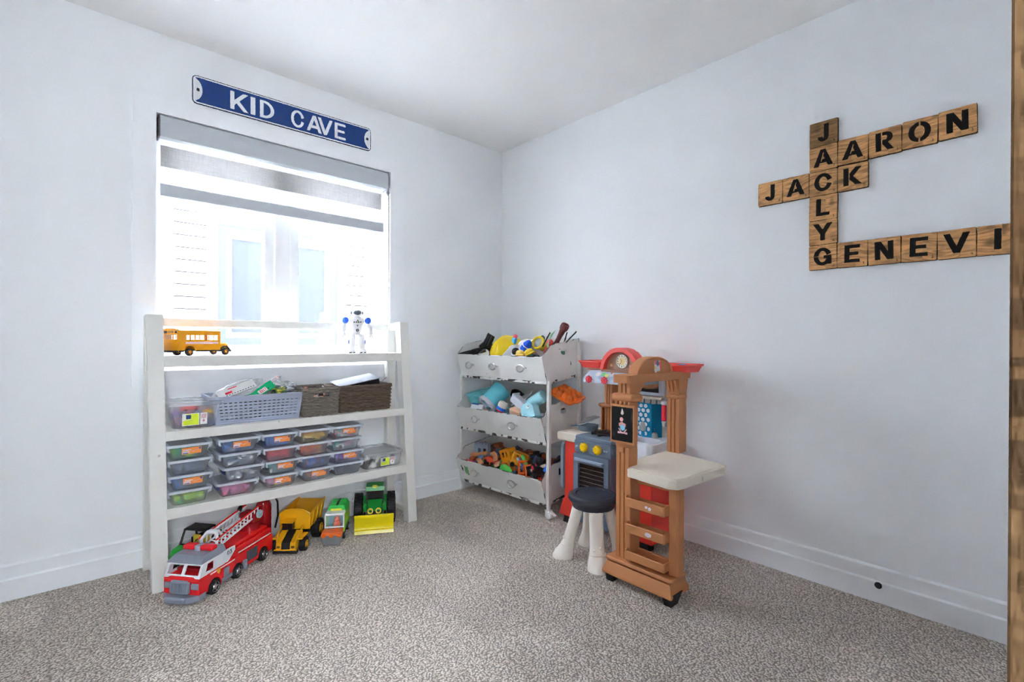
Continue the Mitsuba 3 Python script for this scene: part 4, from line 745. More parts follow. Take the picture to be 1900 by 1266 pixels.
# green tractor with a yellow blade
TG, TY = A(20, 100, 40, .38), A(225, 205, 10, .5)
t = Thing('toy_tractor', 'green toy tractor with a wide yellow front blade at the right end of the row', 'toy tractor', face_front(-1.204, -.372, 62))
t.part('blade', cat(loft([[(.0 + .010 * math.sin(a) , y, .008 + .052 * (1 - math.cos(a)))[0:1] + (y, .010 + .090 * k / 7) for k, a in enumerate(np.linspace(0, math.pi, 8))] + [(.006 + .010 * math.sin(a), y, .010 + .090 * k / 7) for k, a in list(enumerate(np.linspace(0, math.pi, 8)))[::-1]] for y in (-.100, .100)]), bx(-.006, .008, -.101, .101, .096, .110, .002), *[bx(-.005, .006, -.098, .098, .030 + .04 * i, .033 + .04 * i) for i in range(1)]), 'm_gloss', TY, smooth=40, label='yellow blade')
for s in (-1, 1): t.part('blade_arm', hull([(.01, s * .045, .03), (.01, s * .055, .03), (.14, s * .05, .06), (.14, s * .06, .06), (.01, s * .045, .06), (.01, s * .055, .06), (.14, s * .05, .08), (.14, s * .06, .08)]), 'm_plastic', BLACK)
t.part('hood', hull([(.035, -.030, .075), (.035, .030, .075), (.04, -.032, .122), (.04, .032, .122), (.15, -.040, .145), (.15, .040, .145), (.15, -.04, .07), (.15, .04, .07)]), 'm_gloss', TG)
t.part('front_grille', bx(.028, .036, -.030, .030, .07, .118, .003), 'm_plastic', BLACK)
for s in (-1, 1):
    t.part('headlamp', xf(cat(lathe([(.009, 0), (.015, 0), (.015, .008), (.009, .008), (.009, 0)], 20)), tr(.030, s * .021, .122) @ ry(-90)), 'm_gloss', A(235, 215, 80, .45), label='yellow headlamp ring')
    t.part('cab_pillar', cat(bx(.15, .158, s * .043 - .004, s * .043 + .004, .14, .196), bx(.215, .223, s * .043 - .004, s * .043 + .004, .12, .196)), 'm_plastic', BLACK, smooth=False)
    t.part('rear_fender', hull([(.16, s * .05, .12), (.16, s * .085, .12), (.23, s * .05, .145), (.23, s * .085, .145), (.25, s * .05, .13), (.25, s * .085, .13), (.16, s * .05, .11), (.25, s * .085, .12)]), 'm_gloss', TG)
    wheel(t, (.075, s * .070, .042), .042, .034, BLACK, A(225, 200, 40, .4), knob=16); wheel(t, (.205, s * .088, .080), .080, .048, BLACK, A(225, 200, 40, .4), hr=.5, knob=20)
    t.part('step', bx(.13, .165, s * .052 - .010, s * .052 + .010, .085, .125, .003), 'm_gloss', TG)
t.part('cab_glass', bx(.158, .215, -.042, .042, .12, .19), 'm_gloss', (.012, .008, .010), smooth=False, label='dark cab')
t.part('cab_roof', hull([(.140, -.050, .194), (.140, .050, .194), (.235, -.052, .194), (.235, .052, .194), (.148, -.046, .216), (.148, .046, .216), (.23, -.046, .218), (.23, .046, .218)]), 'm_gloss', TG)
t.part('beacon', ball((.150, 0, .216), (.014, .017, .008)), 'm_gloss', A(215, 215, 90, .45), label='pale yellow roof dome'); t.part('chassis', bx(.05, .26, -.035, .035, .045, .09, .004), 'm_plastic', BLACK)

# ================================================================ white metal toy cart in the corner
def _cart(p, n, uv):
    chip = smoothstep(0.83, 0.87, fbm(p.x * 40 + p.z * 9, p.y * 30, p.z * 60, 3))
    return mix(mix((0.70, 0.695, 0.665), (0.76, 0.755, 0.73), noise(p.x * 12, p.y * 12, p.z * 12)), (0.09, 0.075, 0.065), chip * 0.85)
def _cartedge(p, n, uv):
    return mix((0.70, 0.695, 0.665), (0.05, 0.042, 0.038), smoothstep(0.50, 0.58, fbm(p.x * 30, p.y * 30, p.z * 30, 3)))
mat('m_cart', two({'type': 'principled', 'base_color': proc(_cart), 'roughness': 0.45, 'specular': 0.4}))
mat('m_cartedge', two({'type': 'principled', 'base_color': proc(_cartedge), 'roughness': 0.55, 'specular': 0.3}))
CU, CV = np.array([.0558, -.9984, 0]), np.array([.9984, .0558, 0])
CM = basis((-.385, -.032, 0), CU, CV, (0, 0, 1)); CL, CD = .770, .305
ct = Thing('toy_cart', 'worn white metal three tier toy cart on casters in the room corner', 'cart', CM)
def quad(pts, th=.003):
    p = np.array(pts, float); n = np.cross(p[1] - p[0], p[2] - p[0]); n /= np.linalg.norm(n); k = len(p)
    return loft([p, p + n * th])
BINZ = (.790, .434, .079)
for bi, zb in enumerate(BINZ):
    f0, f1, s1, bk, bt = (0, zb), (-.046, zb + .147), (.030, zb + .218), (CD, zb + .258), (CD, zb + .034)
    b = ct.part('bin', cat(quad([(0, f0[0], f0[1]), (CL, f0[0], f0[1]), (CL, f1[0], f1[1]), (0, f1[0], f1[1])]),
                           quad([(0, CD, bk[1]), (CL, CD, bk[1]), (CL, bt[0], bt[1]), (0, bt[0], bt[1])]),
                           quad([(0, f0[0], f0[1]), (0, bt[0], bt[1]), (CL, bt[0], bt[1]), (CL, f0[0], f0[1])])), 'm_cart', smooth=False)
    sp = Polygon([f0, f1, s1, bk, bt])
    hole = affinity.scale(Point(.155, zb + .176).buffer(1, quad_segs=10), .030, .017, origin=(.155, zb + .176))
    for u in (0, CL - .003): ct.part('side_panel', xf(ex(sp.difference(hole), .003), tr(u, 0, 0) @ YZ), 'm_cart', smooth=False, under=b)
    for u in (0, CL):
        ct.part('edge', cat(tube([(u, *f0), (u, *f1)], .0026, 6), tube([(u, *f1), (u, *s1), (u, *bk)], .0022, 6), tube([(u, *bk), (u, *bt)], .0022, 6)), 'm_cartedge', under=b, label='chipped dark edge', kind='stuff')
    ct.part('edge', tube([(0, *f1), (CL, *f1)], .0028, 6), 'm_cartedge', under=b)
    ct.part('flange', cat(bx(-.002, CL + .002, -.006, .004, zb - .012, zb + .003, .001), xf(bx(CL - .004, CL + .002, 0, CD, -.012, .003, .001), tr(0, 0, zb) @ rx(6.4))), 'm_cartedge', under=b)
    for u in ((.115, .345, .590) if bi == 0 else (.175, .520)):
        z = zb + .078; v = -.024 - .003; h = None
        L = tr(u, v, z) @ rx(17.4)
        h = ct.part('handle', xf(cat(*[cb((s * .034, -.002, .004), (.016, .004, .012), .001) for s in (-1, 1)], *[cyl2((s * .030, 0, .004), (s * .030, -.012, .004), .004, 8) for s in (-1, 1)], tube(arc((0, -.014, .002), .031, 0, 350, 20, (1, 0, 0), (0, -.25, -.62)), .0042, 7, True)), L), 'm_metal', (.62, .62, .62), under=b, label='ring pull handle')
for u in (-.010, CL + .010):
    for v in (.008, CD - .008):
        top = .80 if v < .1 else 1.03
        ct.part('post', bx(u - .010, u + .010, v - .010, v + .010, .062, top, .001), 'm_cart', smooth=False)
        s = 1 if u > .3 else -1; c = 1 if v < .1 else -1
        k = ct.part('caster', cat(xf(cyl(.011, .012, 16), tr(u, v, .052)), hull([(u - .018, v - .014, .052), (u + .018, v - .014, .052), (u - .018, v + .014, .052), (u + .018, v + .014, .052), (u - .008, v - .014, .022), (u + .02, v - .014, .022), (u - .008, v + .014, .022), (u + .02, v + .014, .022)])), 'm_plastic', A(215, 215, 212, .5))
        for q in (-.012, .012): ct.part('wheel', cat(xf(cyl(.022, .010, 20, b=.002), tr(u + .008, v + q + .005, .022) @ rx(90))), 'm_plastic', A(205, 205, 203, .5), under=k)
        if v < .1: ct.part('brake', hull([(u + s * .012, v - .008, .040), (u + s * .012, v + .008, .040), (u + s * .052, v - .012, .022), (u + s * .052, v + .012, .022), (u + s * .052, v - .012, .028), (u + s * .052, v + .012, .028), (u + s * .012, v - .008, .046), (u + s * .012, v + .008, .046)]), 'm_plastic', A(215, 215, 212, .5), under=k)
# frog sticker on the lowest bin
st_ = ct.part('sticker', xf(cat(ex(unary_union([affinity.scale(Point(0, 0).buffer(1), .020, .027), Point(-.012, .027).buffer(.008), Point(.012, .027).buffer(.008)]), .0012)), tr(.092, -.0275, .152) @ rx(17.4) @ XZ @ tr(0, 0, .0015)), 'm_plastic', A(75, 110, 70, .4), label='green bug shaped sticker')
ct.part('spots', xf(ex(unary_union([Point(-.03, .012).buffer(.008), Point(.024, -.022).buffer(.007), LineString([(-.036, .03), (-.03, -.002)]).buffer(.004)]), .001), tr(.080, -.0275, .152) @ rx(17.4) @ XZ @ tr(0, 0, .0015)), 'm_plastic', BLACK, under=st_, kind='stuff')

def C(u, v, z): return CM @ tr(u, v, z)
def toy(name, label, cat_, M, parts, group=None):
    t = Thing(name, label, cat_, M, group)
    for p in parts:
        pn, me, ma, co = p[:4]; t.part(pn, me, ma, co, p[5] if len(p) > 5 else 35, label=p[4] if len(p) > 4 else None)
    return t
# -- filler jumbles
m, c = bits(150, (.05, CL - .03, .06, CD - .04, .855, .965), .05, [A(60, 62, 68), A(30, 30, 34), A(120, 125, 130), A(50, 80, 120), A(70, 110, 90), A(150, 60, 60)], 51); single('toy_jumble', 'dark jumble of small toys filling the top cart bin', 'toys', xf(m, CM), 'm_plastic', c, kind='stuff')
m, c = bits(150, (.05, CL - .05, .05, CD - .05, .495, .570), .045, [A(120, 160, 165), A(200, 205, 210), A(90, 110, 120), A(210, 180, 160), A(60, 70, 90)], 52); single('toy_jumble', 'pale jumble of small play dishes filling the middle cart bin', 'toys', xf(m, CM), 'm_plastic', c, kind='stuff')
m1, c1 = bits(260, (.04, CL - .03, .13, CD - .03, .20, .285), .045, [A(60, 45, 38), A(120, 80, 50), A(150, 75, 40), A(45, 60, 90), A(40, 38, 40), A(110, 60, 40)], 54, gain=.8)
m, c = bits(380, (.04, CL - .04, .05, CD - .04, .14, .238), .045, [A(60, 55, 55), A(150, 75, 45), A(60, 90, 130), A(165, 60, 50), A(120, 95, 70), A(200, 130, 50), A(45, 45, 50), A(70, 120, 70)], 53); single('toy_jumble', 'dark colourful jumble of small toys filling the lowest cart bin', 'toys', xf(cat(m, m1), CM), 'm_plastic', np.vstack([c, c1]), kind='stuff')
# -- top bin
HY = A(250, 215, 10, .62)
hat = trimesh.creation.icosphere(subdivisions=4); hv = hat.vertices * [.094, .112, .088]; hv[:, 2] = np.maximum(hv[:, 2], -.006); hat = trimesh.Trimesh(hv + np.outer(np.exp(-(hat.vertices[:, 0] / .16) ** 2) * (hat.vertices[:, 2] > .1), [0, 0, .006]), hat.faces, process=False)
toy('hard_hat', 'bright yellow toy hard hat in the top cart bin', 'hard hat', C(.318, .128, .955) @ rz(20) @ rx(16) @ ry(-14) @ sc(1.22), [('shell', hat, 'm_gloss', HY), ('brim', loft([[(.098 * math.cos(a), .116 * math.sin(a) - .004 * (math.sin(a) < -.2) * -math.sin(a), z) for a in np.linspace(0, 2 * math.pi, 33)[:-1]] for z in (-.006, .002)]), 'm_gloss', HY)])
toy('folded_mat', 'flat black folded sheets lying at the left of the top cart bin', 'folded mat', C(.120, .065, .968) @ rz(8) @ ry(-12) @ rx(10), [('sheet', bx(-.135, .09, -.085, .075, .01 * i - .02, .01 * i - .013, .002), 'm_satin', BLACK) for i in range(4)])
toy('black_sheath', 'upright ribbed black toy sheath left of the yellow hard hat', 'toy sheath', C(.180, .075, 1.010) @ ry(24) @ rx(-12), [('body', rb((0, 0, 0), (.05, .03, .13), .008), 'm_satin', BLACK), *[('rib', rb((-.020 + .020 * i, -.016, .012), (.010, .012, .115), .004), 'm_satin', DARK) for i in range(3)]])
toy('black_club', 'short black ball ended toy left of the sheath', 'toy', C(.120, .09, 1.010) @ ry(60), [('grip', cyl2((0, 0, -.04), (0, 0, .03), .011), 'm_satin', BLACK), ('ball', ball((0, 0, .04), .020), 'm_satin', BLACK)])
toy('dark_goggles', 'dark green curved visor behind the yellow hard hat', 'toy visor', C(.275, .185, 1.020) @ rx(20), [('visor', puff((0, 0, 0), (.07, .025, .022), .2, 5), 'm_gloss', A(30, 60, 60)), ('strap', tube(arc((0, 0, 0), .07, 0, 180, 12, (1, 0, 0), (0, 1, 0)), .005, 6), 'm_satin', BLACK)])
toy('grey_shield', 'pale grey toy shield piece in front of the hard hat', 'toy shield', C(.455, .020, .952) @ rz(-6) @ rx(58), [('plate', ex(Polygon([(-.085, -.05), (.06, -.05), (.085, .0), (.04, .06), (-.03, .055)]), .006), 'm_plastic', A(150, 150, 150, .75)), ('edge', tube([(-.085, -.05, .003), (-.03, .055, .003), (.04, .06, .003), (.085, 0, .003)], .004, 6), 'm_plastic', A(150, 145, 140))])
toy('white_plate', 'cream toy plate edge left of the hard hat', 'toy plate', C(.215, .012, .942) @ rx(60) @ ry(25) @ sc(.6), [('plate', lathe([(0, 0), (.04, 0), (.058, .008), (.058, .011), (.04, .004), (0, .004)], 24), 'm_plastic', A(200, 198, 190))])
toy('toy_lantern', 'yellow rimmed toy lantern with a clear lens in the top cart bin', 'toy lantern', C(.630, .085, 1.018) @ rz(8) @ rx(-22), [('body', xf(cyl(.030, .06, 24), tr(0, 0, 0) @ rx(-90)), 'm_plastic', A(215, 190, 60)), ('rim', xf(lathe([(.031, 0), (.043, 0), (.043, .016), (.036, .020), (.031, .016), (.031, 0)], 28), rx(90)), 'm_gloss', A(225, 195, 50), 'yellow rim'), ('lens', xf(lathe([(0, .010), (.020, .008), (.032, .003), (.032, 0), (0, 0)][::-1], 24), rx(90)), 'm_gloss', A(135, 138, 134, .7), 'grey lens'), ('handle', tube(arc((0, .03, .036), .022, 0, 180, 10, (0, 1, 0), (0, 0, 1)), .005, 6), 'm_plastic', A(60, 80, 75))])
toy('striped_sleeve', 'blue soft toy with white stripes in the top cart bin', 'soft toy', C(.565, .035, .985) @ ry(-50) @ rx(15), [('body', puff((0, 0, 0), (.062, .028, .030), .15, 7), 'm_fabric', A(35, 70, 160)), *[('stripe', tube(arc((x, 0, 0), .0285, 0, 350, 16, (0, 1, 0), (0, 0, 1.06)), .003, 6, True), 'm_fabric', A(220, 222, 225), 'white stripe') for x in (-.02, .02)]])
toy('black_ball', 'small black ball at the rim of the top cart bin', 'ball', C(.525, -.010, .965), [('ball', ball((0, 0, 0), .024, 3), 'm_satin', BLACK), ('cuff', tube([(-.028, -.006, -.012), (-.01, -.012, -.024), (.01, -.012, -.022)], .006, 6), 'm_satin', A(220, 220, 225), 'white cuff')])
toy('yellow_shoe', 'pale yellow toy shoe at the rim of the top cart bin', 'toy shoe', C(.580, -.022, .958) @ rz(10), [('sole', rb((0, 0, -.012), (.062, .04, .012), .005), 'm_plastic', A(215, 180, 80)), ('upper', puff((-.006, 0, .002), (.028, .019, .017), .1, 3), 'm_plastic', A(235, 205, 110))])
toy('yellow_shoe', 'bright yellow toy shoe right of the pale yellow one', 'toy shoe', C(.632, .000, .968) @ rz(30) @ ry(-25), [('sole', rb((0, 0, -.012), (.062, .04, .012), .005), 'm_plastic', A(215, 180, 40)), ('upper', puff((-.006, 0, .002), (.028, .019, .017), .1, 4), 'm_plastic', A(240, 205, 50))])
CB = C(.700, .16, 1.010)
toy('brown_club', 'dark brown wooden toy club sticking up at the right of the cart', 'toy club', CB @ rz(-10) @ ry(38), [('shaft', lathe([(0, -.02), (.016, -.02), (.014, .05), (.019, .115), (.021, .125), (0, .125)], 16), 'm_satin', A(75, 35, 35)), ('knob', lathe([(.012, .118), (.025, .118), (.027, .135), (.024, .152), (.010, .156), (.010, .140), (0, .140), (0, .118)], 16), 'm_satin', A(80, 40, 38))])
for i, (u, v, z, a, L) in enumerate(((.690, .07, 1.02, 35, .075), (.775, .18, 1.03, 50, .09), (.72, .22, 1.02, 20, .07))):
    single('toy_stick', ('short black stick behind the toy lantern', 'black stick at the far right of the top cart bin', 'thin black stick beside the brown club')[i], 'stick', xf(cyl2((0, 0, -.03), (0, 0, L), .0042, 8), C(u, v, z) @ ry(a)), 'm_satin', BLACK)
toy('red_ball', 'small red ball beside the brown club', 'ball', C(.690, .120, 1.022), [('ball', ball((0, 0, 0), .021, 3), 'm_plastic', A(205, 60, 60)), ('seam', tube(arc((0, 0, 0), .0212, 0, 350, 18, (1, 0, 0), (0, .3, .95)), .001, 5, True), 'm_plastic', A(160, 40, 40))])
toy('blue_figure', 'small blue toy between the hard hat and the lantern', 'toy', C(.405, .10, 1.030) @ ry(20), [('body', rb((0, 0, 0), (.034, .026, .05), .01), 'm_plastic', A(60, 150, 205)), ('cap', ball((.0, 0, .032), (.016, .014, .014)), 'm_plastic', A(190, 70, 90))])
toy('white_cloth', 'crumpled white cloth between the blue toy and the lantern', 'cloth', C(.530, .085, 1.005), [('cloth', puff((0, 0, 0), (.062, .048, .036), .5, 17, 2.5), 'm_fabric', A(215, 212, 208)), ('hem', tube([(-.05, -.03, .0), (-.01, -.045, .012), (.04, -.035, .005)], .004, 6), 'm_fabric', A(195, 190, 185))])
toy('green_leaf', 'grey green toy leaf at the right of the top cart bin', 'toy leaf', C(.725, .075, 1.035) @ ry(-30), [('blade', hull([(0, 0, 0), (.03, .012, .02), (.03, -.012, .02), (.07, 0, .03), (.03, 0, .028)]), 'm_plastic', A(120, 160, 135)), ('stem', cyl2((0, 0, 0), (-.03, 0, -.02), .004, 6), 'm_plastic', A(100, 140, 115))])
# -- middle bin
TQ, TQ2 = A(100, 190, 205, .5), A(150, 205, 215, .55)
BK = C(.235, .090, .655) @ trimesh.geometry.align_vectors([0, 0, 1], np.array([.22, .72, .62]) / np.linalg.norm([.22, .72, .62]))
toy('toy_bucket', 'turquoise toy bucket tipped over in the middle cart bin', 'toy bucket', BK, [('wall', lathe([(.058, -.072), (.066, .075), (0, .075), (0, .071), (.062, .071), (.054, -.072), (.058, -.072)], 36), 'm_plastic', TQ), ('rim', lathe([(.052, -.084), (.067, -.084), (.069, -.070), (.066, -.058), (.056, -.058), (.052, -.084)], 36), 'm_plastic', A(205, 208, 218), 'white rim'), ('lid', lathe([(0, -.066), (.018, -.068), (.022, -.074), (.030, -.066), (.053, -.066), (.053, -.062), (0, -.062)][::-1], 32), 'm_plastic', A(200, 203, 212), 'white inside of the lid')])
toy('mesh_basket', 'teal see-through toy basket at the left of the middle cart bin', 'toy basket', C(.085, .11, .610) @ ry(-12) @ rx(10), [('bars', cat(*[tube([(-.055 - .012 * k / 4, -.05 - .01 * k / 4, .015 * k), (.055 + .012 * k / 4, -.05 - .01 * k / 4, .015 * k), (.055 + .012 * k / 4, .05 + .01 * k / 4, .015 * k), (-.055 - .012 * k / 4, .05 + .01 * k / 4, .015 * k)], .003, 5, True) for k in range(6)], *[tube([(x, -.05, 0), (x * 1.2, -.062, .075)], .0028, 5) for x in np.linspace(-.05, .05, 8)], *[tube([(-.055, y, 0), (-.068, y * 1.2, .075)], .0028, 5) for y in np.linspace(-.045, .045, 7)]), 'm_plastic', A(95, 170, 175)), ('base', cb((0, 0, 0), (.11, .10, .004), .001), 'm_plastic', A(80, 150, 155))])
toy('snack_packet', 'white packet with a blue edge under the tipped bucket', 'packet', C(.165, -.012, .575) @ rx(62) @ ry(10), [('packet', cb((0, 0, 0), (.10, .07, .012), .003), 'm_plastic', A(218, 220, 225)), ('stripe', cb((-.02, .030, .0066), (.06, .008, .001)), 'm_plastic', A(35, 70, 140), 'blue stripe'), ('spot', xf(cyl(.010, .001, 14), tr(-.03, -.012, .006)), 'm_plastic', A(230, 190, 70))])
toy('striped_cup', 'white toy cup with blue and red bands in the middle cart bin', 'toy cup', C(.405, -.008, .612) @ rz(10) @ ry(24) @ rx(-12), [('cup', lathe([(0, -.03), (.026, -.03), (.032, .012), (.030, .03), (.026, .034), (.024, .030), (.024, .0), (0, 0)], 26), 'm_plastic', A(215, 212, 205)), ('band', lathe([(.0275, -.021), (.0286, -.021), (.0312, -.002), (.0300, -.002), (.0275, -.021)], 26), 'm_plastic', A(20, 80, 160), 'blue band'), ('band', lathe([(.0262, -.031), (.0275, -.030), (.0283, -.023), (.0272, -.023), (.0262, -.031)], 26), 'm_plastic', A(185, 30, 55), 'red band')])
toy('silver_box', 'silver toy box tilted in the middle cart bin', 'toy box', C(.500, .055, .645) @ rz(6) @ ry(32), [('box', rb((0, 0, 0), (.115, .06, .052), .006), 'm_plastic', A(200, 206, 216)), ('lid', rb((-.050, 0, .026), (.014, .066, .016), .004), 'm_plastic', A(225, 228, 232))])
toy('jar', 'pale turquoise toy jar lying at the right of the middle cart bin', 'toy jar', C(.620, .085, .668) @ rz(8) @ ry(58), [('body', lathe([(0, -.055), (.034, -.055), (.038, -.050), (.038, .055), (.034, .06), (0, .06)], 28), 'm_plastic', TQ2), ('cap', lathe([(0, -.068), (.03, -.068), (.034, -.062), (.034, -.055), (0, -.055)], 28), 'm_plastic', A(165, 212, 220)), *[('clip', cb((.036, .01 * i, -.04 + .012 * i), (.006, .008, .006), .001), 'm_plastic', A(110, 160, 165)) for i in range(2)]])
toy('toy_toaster', 'pale turquoise toy toaster at the right front of the middle cart bin', 'toy toaster', C(.640, .000, .608) @ rz(4) @ ry(-24) @ rx(-10), [('body', xf(ex(unary_union([sbox(-.05, -.045, .05, .01), affinity.scale(Point(0, .01).buffer(1), .05, .04, origin=(0, .01))]), .055), tr(0, .027, 0) @ XZ), 'm_plastic', A(160, 212, 222)), ('face', xf(cyl(.012, .004, 18), tr(.012, -.028, .022) @ rx(90)), 'm_plastic', A(210, 225, 228)), ('knob', cb((.018, -.031, .024), (.010, .006, .010), .002), 'm_plastic', A(120, 130, 135), 'grey knob'), ('lever', cb((-.026, -.031, -.024), (.014, .006, .022), .002), 'm_plastic', A(110, 165, 175))])
toy('beige_carton', 'beige toy carton at the rim of the middle cart bin', 'toy carton', C(.515, .020, .582) @ rz(-4) @ rx(18) @ ry(10), [('carton', cb((0, 0, 0), (.095, .05, .05), .003), 'm_satin', A(225, 185, 155)), ('flap', cb((0, -.012, .0265), (.093, .026, .002), .0005), 'm_satin', A(205, 165, 135))])
toy('grey_tray', 'grey toy tray behind the silver box', 'toy tray', C(.455, .13, .655) @ ry(-24) @ rx(28), [('tray', cb((0, 0, 0), (.15, .10, .006), .002), 'm_plastic', A(125, 125, 125)), ('rim', tube([(-.074, -.05, .004), (.074, -.05, .004), (.074, .05, .004), (-.074, .05, .004)], .004, 6, True), 'm_plastic', A(140, 140, 140))])
toy('black_pan', 'black toy pan behind the tipped bucket', 'toy pan', C(.365, .17, .655) @ ry(42), [('pan', lathe([(0, 0), (.05, 0), (.056, .022), (.053, .022), (.048, .004), (0, .004)], 24), 'm_satin', BLACK), ('handle', cyl2((.055, 0, .015), (.13, 0, .03), .006, 8), 'm_satin', BLACK)])
EO = A(245, 120, 40, .62)
eg = toy('egg_tray', 'orange plastic toy egg tray resting on the right side of the cart', 'egg tray', C(.785, .170, .706) @ rot(22, (.70, .71, 0)) @ rz(-8) @ sc(1.05), [('base', loft([rloop(.165, .115, .012, -.016), rloop(.185, .135, .014, -.002), rloop(.187, .137, .014, .004), rloop(.165, .115, .012, .006)]), 'm_gloss', EO)])
for i in range(4):
    for j in range(3): eg.part('cup', ball((-.060 + .040 * i, -.036 + .036 * j, .008), (.0205, .0185, .027), 2), 'm_gloss', EO)
eg.part('tab', hull([(.085, -.03, -.002), (.085, .03, -.002), (.102, -.022, -.006), (.102, .022, -.006), (.085, -.03, .004), (.085, .03, .004), (.102, -.022, -.001), (.102, .022, -.001)]), 'm_gloss', EO)
toy('red_yoyo', 'red and black toy seen through the side hole of the middle cart bin', 'toy', C(.735, .165, .625), [('red', ball((-.010, -.018, -.012), (.022, .020, .020)), 'm_plastic', A(205, 40, 50)), ('black', ball((.004, .014, .004), (.024, .020, .020)), 'm_plastic', BLACK, 'black half')])
# -- lowest bin
WD, WD2 = A(175, 130, 95, .4), A(150, 105, 70, .4)
def track(R, a0, a1, w=.030, h=.010):
    o = [(R * math.cos(a), R * math.sin(a)) for a in np.radians(np.linspace(a0, a1, 10))]; p = LineString(o)
    return cat(ex(p.buffer(w / 2, cap_style=2), h), *[ex(p.buffer(w / 2, cap_style=2).difference(p.buffer(w * .34, cap_style=2)).union(p.buffer(w * .1, cap_style=2)), h * .35, h)])
for i, (M, lb_, R, a0, a1, cc) in enumerate((
    (C(.130, .06, .252) @ rz(15) @ ry(-12) @ rx(16) @ tr(0, .2, 0), 'curved wooden track piece at the left of the lowest cart bin', .2, -115, -75, WD2),
    (C(.275, .065, .262) @ rz(-35) @ ry(8) @ rx(22) @ tr(0, -.17, 0), 'curved wooden track piece beside the yellow toy frame', .17, 70, 115, WD),
    (C(.205, -.008, .222) @ rz(-30) @ rx(28) @ tr(0, .3, 0), 'straight wooden track piece at the rim of the lowest cart bin', .3, -105, -82, WD),
    (C(.33, .03, .225) @ rz(-55) @ rx(20) @ tr(0, .25, 0), 'pale wooden track piece pointing down beside the orange truck', .25, -105, -78, A(170, 140, 110, .4)),
    (C(.655, .060, .255) @ rz(28) @ ry(-22) @ tr(0, .3, 0), 'greyish wooden track piece at the right of the lowest cart bin', .3, -102, -80, A(150, 135, 125, .4)))):
    single('wooden_track', lb_, 'toy track', xf(track(R, a0, a1), M), 'm_satin', cc)
def frame_toy(name, label, M, s, col, wcol):
    t = Thing(name, label, 'toy', M @ sc(s))
    p = sbox(-.05, -.04, .05, .04).difference(sbox(-.036, -.006, -.004, .028)).difference(sbox(.006, -.006, .036, .028))
    t.part('frame', cat(xf(ex(p, .008), tr(0, -.02, 0) @ XZ), xf(ex(p, .008), tr(0, .028, 0) @ XZ), bx(-.05, .05, -.028, .02, -.04, -.02, .003), bx(-.05, -.036, -.028, .028, .02, .04, .003), bx(.036, .05, -.028, .028, .02, .04, .003)), 'm_gloss', col, smooth=False)
    for x in (-.03, .03):
        for y in (-.034, .034): t.part('wheel', cyl2((x, y - .006, -.042), (x, y + .006, -.042), .014, 14), 'm_plastic', wcol)
    return t
OY, OO = A(230, 150, 30, .42), A(225, 100, 30, .4)
frame_toy('toy_loader', 'yellow orange toy frame truck standing in the lowest cart bin', C(.385, .075, .290) @ rz(-10) @ ry(-14) @ rx(10), 1.05, OY, A(140, 80, 30, .4))
frame_toy('toy_loader', 'yellow toy frame truck leaning beside the taller yellow one', C(.475, .085, .280) @ rz(25) @ ry(18), .95, A(235, 160, 40, .42), BLACK)
frame_toy('toy_loader', 'orange toy frame truck lying in front of the yellow ones', C(.545, .035, .235) @ rz(-40) @ ry(50), .9, OO, A(60, 60, 60))
frame_toy('toy_loader', 'brown orange toy frame truck near the rim of the lowest cart bin', C(.585, .040, .222) @ rz(-30) @ ry(62), .85, A(165, 85, 40, .4), DARK)
toy('green_car', 'small bright green toy car at the rim of the lowest cart bin', 'toy car', C(.425, .008, .216) @ rz(-8) @ ry(8), [('body', hull([(-.045, -.02, -.01), (.045, -.02, -.01), (-.045, .02, -.01), (.045, .02, -.01), (-.03, -.018, .024), (.02, -.018, .02), (-.03, .018, .024), (.02, .018, .02), (.045, .018, .004), (.045, -.018, .004)]), 'm_gloss', A(70, 165, 75, .4)), *[('wheel', cyl2((x, y - .005, -.012), (x, y + .005, -.012), .012, 12), 'm_plastic', A(50, 110, 60, .4)) for x in (-.028, .028) for y in (-.02, .02)], ('eye', ball((-.02, -.014, .026), .006, 1), 'm_gloss', A(60, 150, 70, .4))])
mt = Thing('monster_truck', 'black toy monster truck with a red top at the right of the lowest cart bin', 'toy truck', C(.650, .050, .240) @ rz(-25) @ ry(10))
mt.part('body', hull([(-.055, -.025, 0), (.055, -.025, 0), (-.055, .025, 0), (.055, .025, 0), (-.035, -.022, .036), (.02, -.022, .036), (-.035, .022, .036), (.02, .022, .036)]), 'm_gloss', BLACK); mt.part('stripe', hull([(-.03, -.0235, .03), (.0, -.0235, .03), (-.03, .0, .038), (.0, .0, .038), (-.032, -.026, .012), (.008, -.026, .012)]), 'm_gloss', A(225, 50, 75, .4), label='red top')
for x in (-.045, .045):
    for y in (-.038, .038): wheel(mt, (x, y, -.014), .030, .026, BLACK, A(70, 65, 65, .4), knob=12)
toy('green_bar', 'green toy bar leaning in the lowest cart bin', 'toy block', C(.545, .055, .285) @ rz(-18) @ ry(38), [('bar', cb((0, 0, 0), (.085, .018, .014), .002), 'm_plastic', A(70, 150, 80, .42)), ('stud', cat(*[xf(cyl(.005, .004, 10), tr(-.03 + .02 * i, 0, .007)) for i in range(4)]), 'm_plastic', A(70, 150, 80, .42))])
toy('blue_bar', 'dark blue and grey toy bar beside the green one', 'toy block', C(.520, .045, .265) @ rz(-18) @ ry(42), [('bar', cb((0, 0, 0), (.085, .022, .012), .002), 'm_plastic', A(60, 80, 130, .42)), ('cover', cb((-.01, -.012, .008), (.06, .014, .006), .001), 'm_plastic', A(160, 165, 175, .45), 'grey cover')])
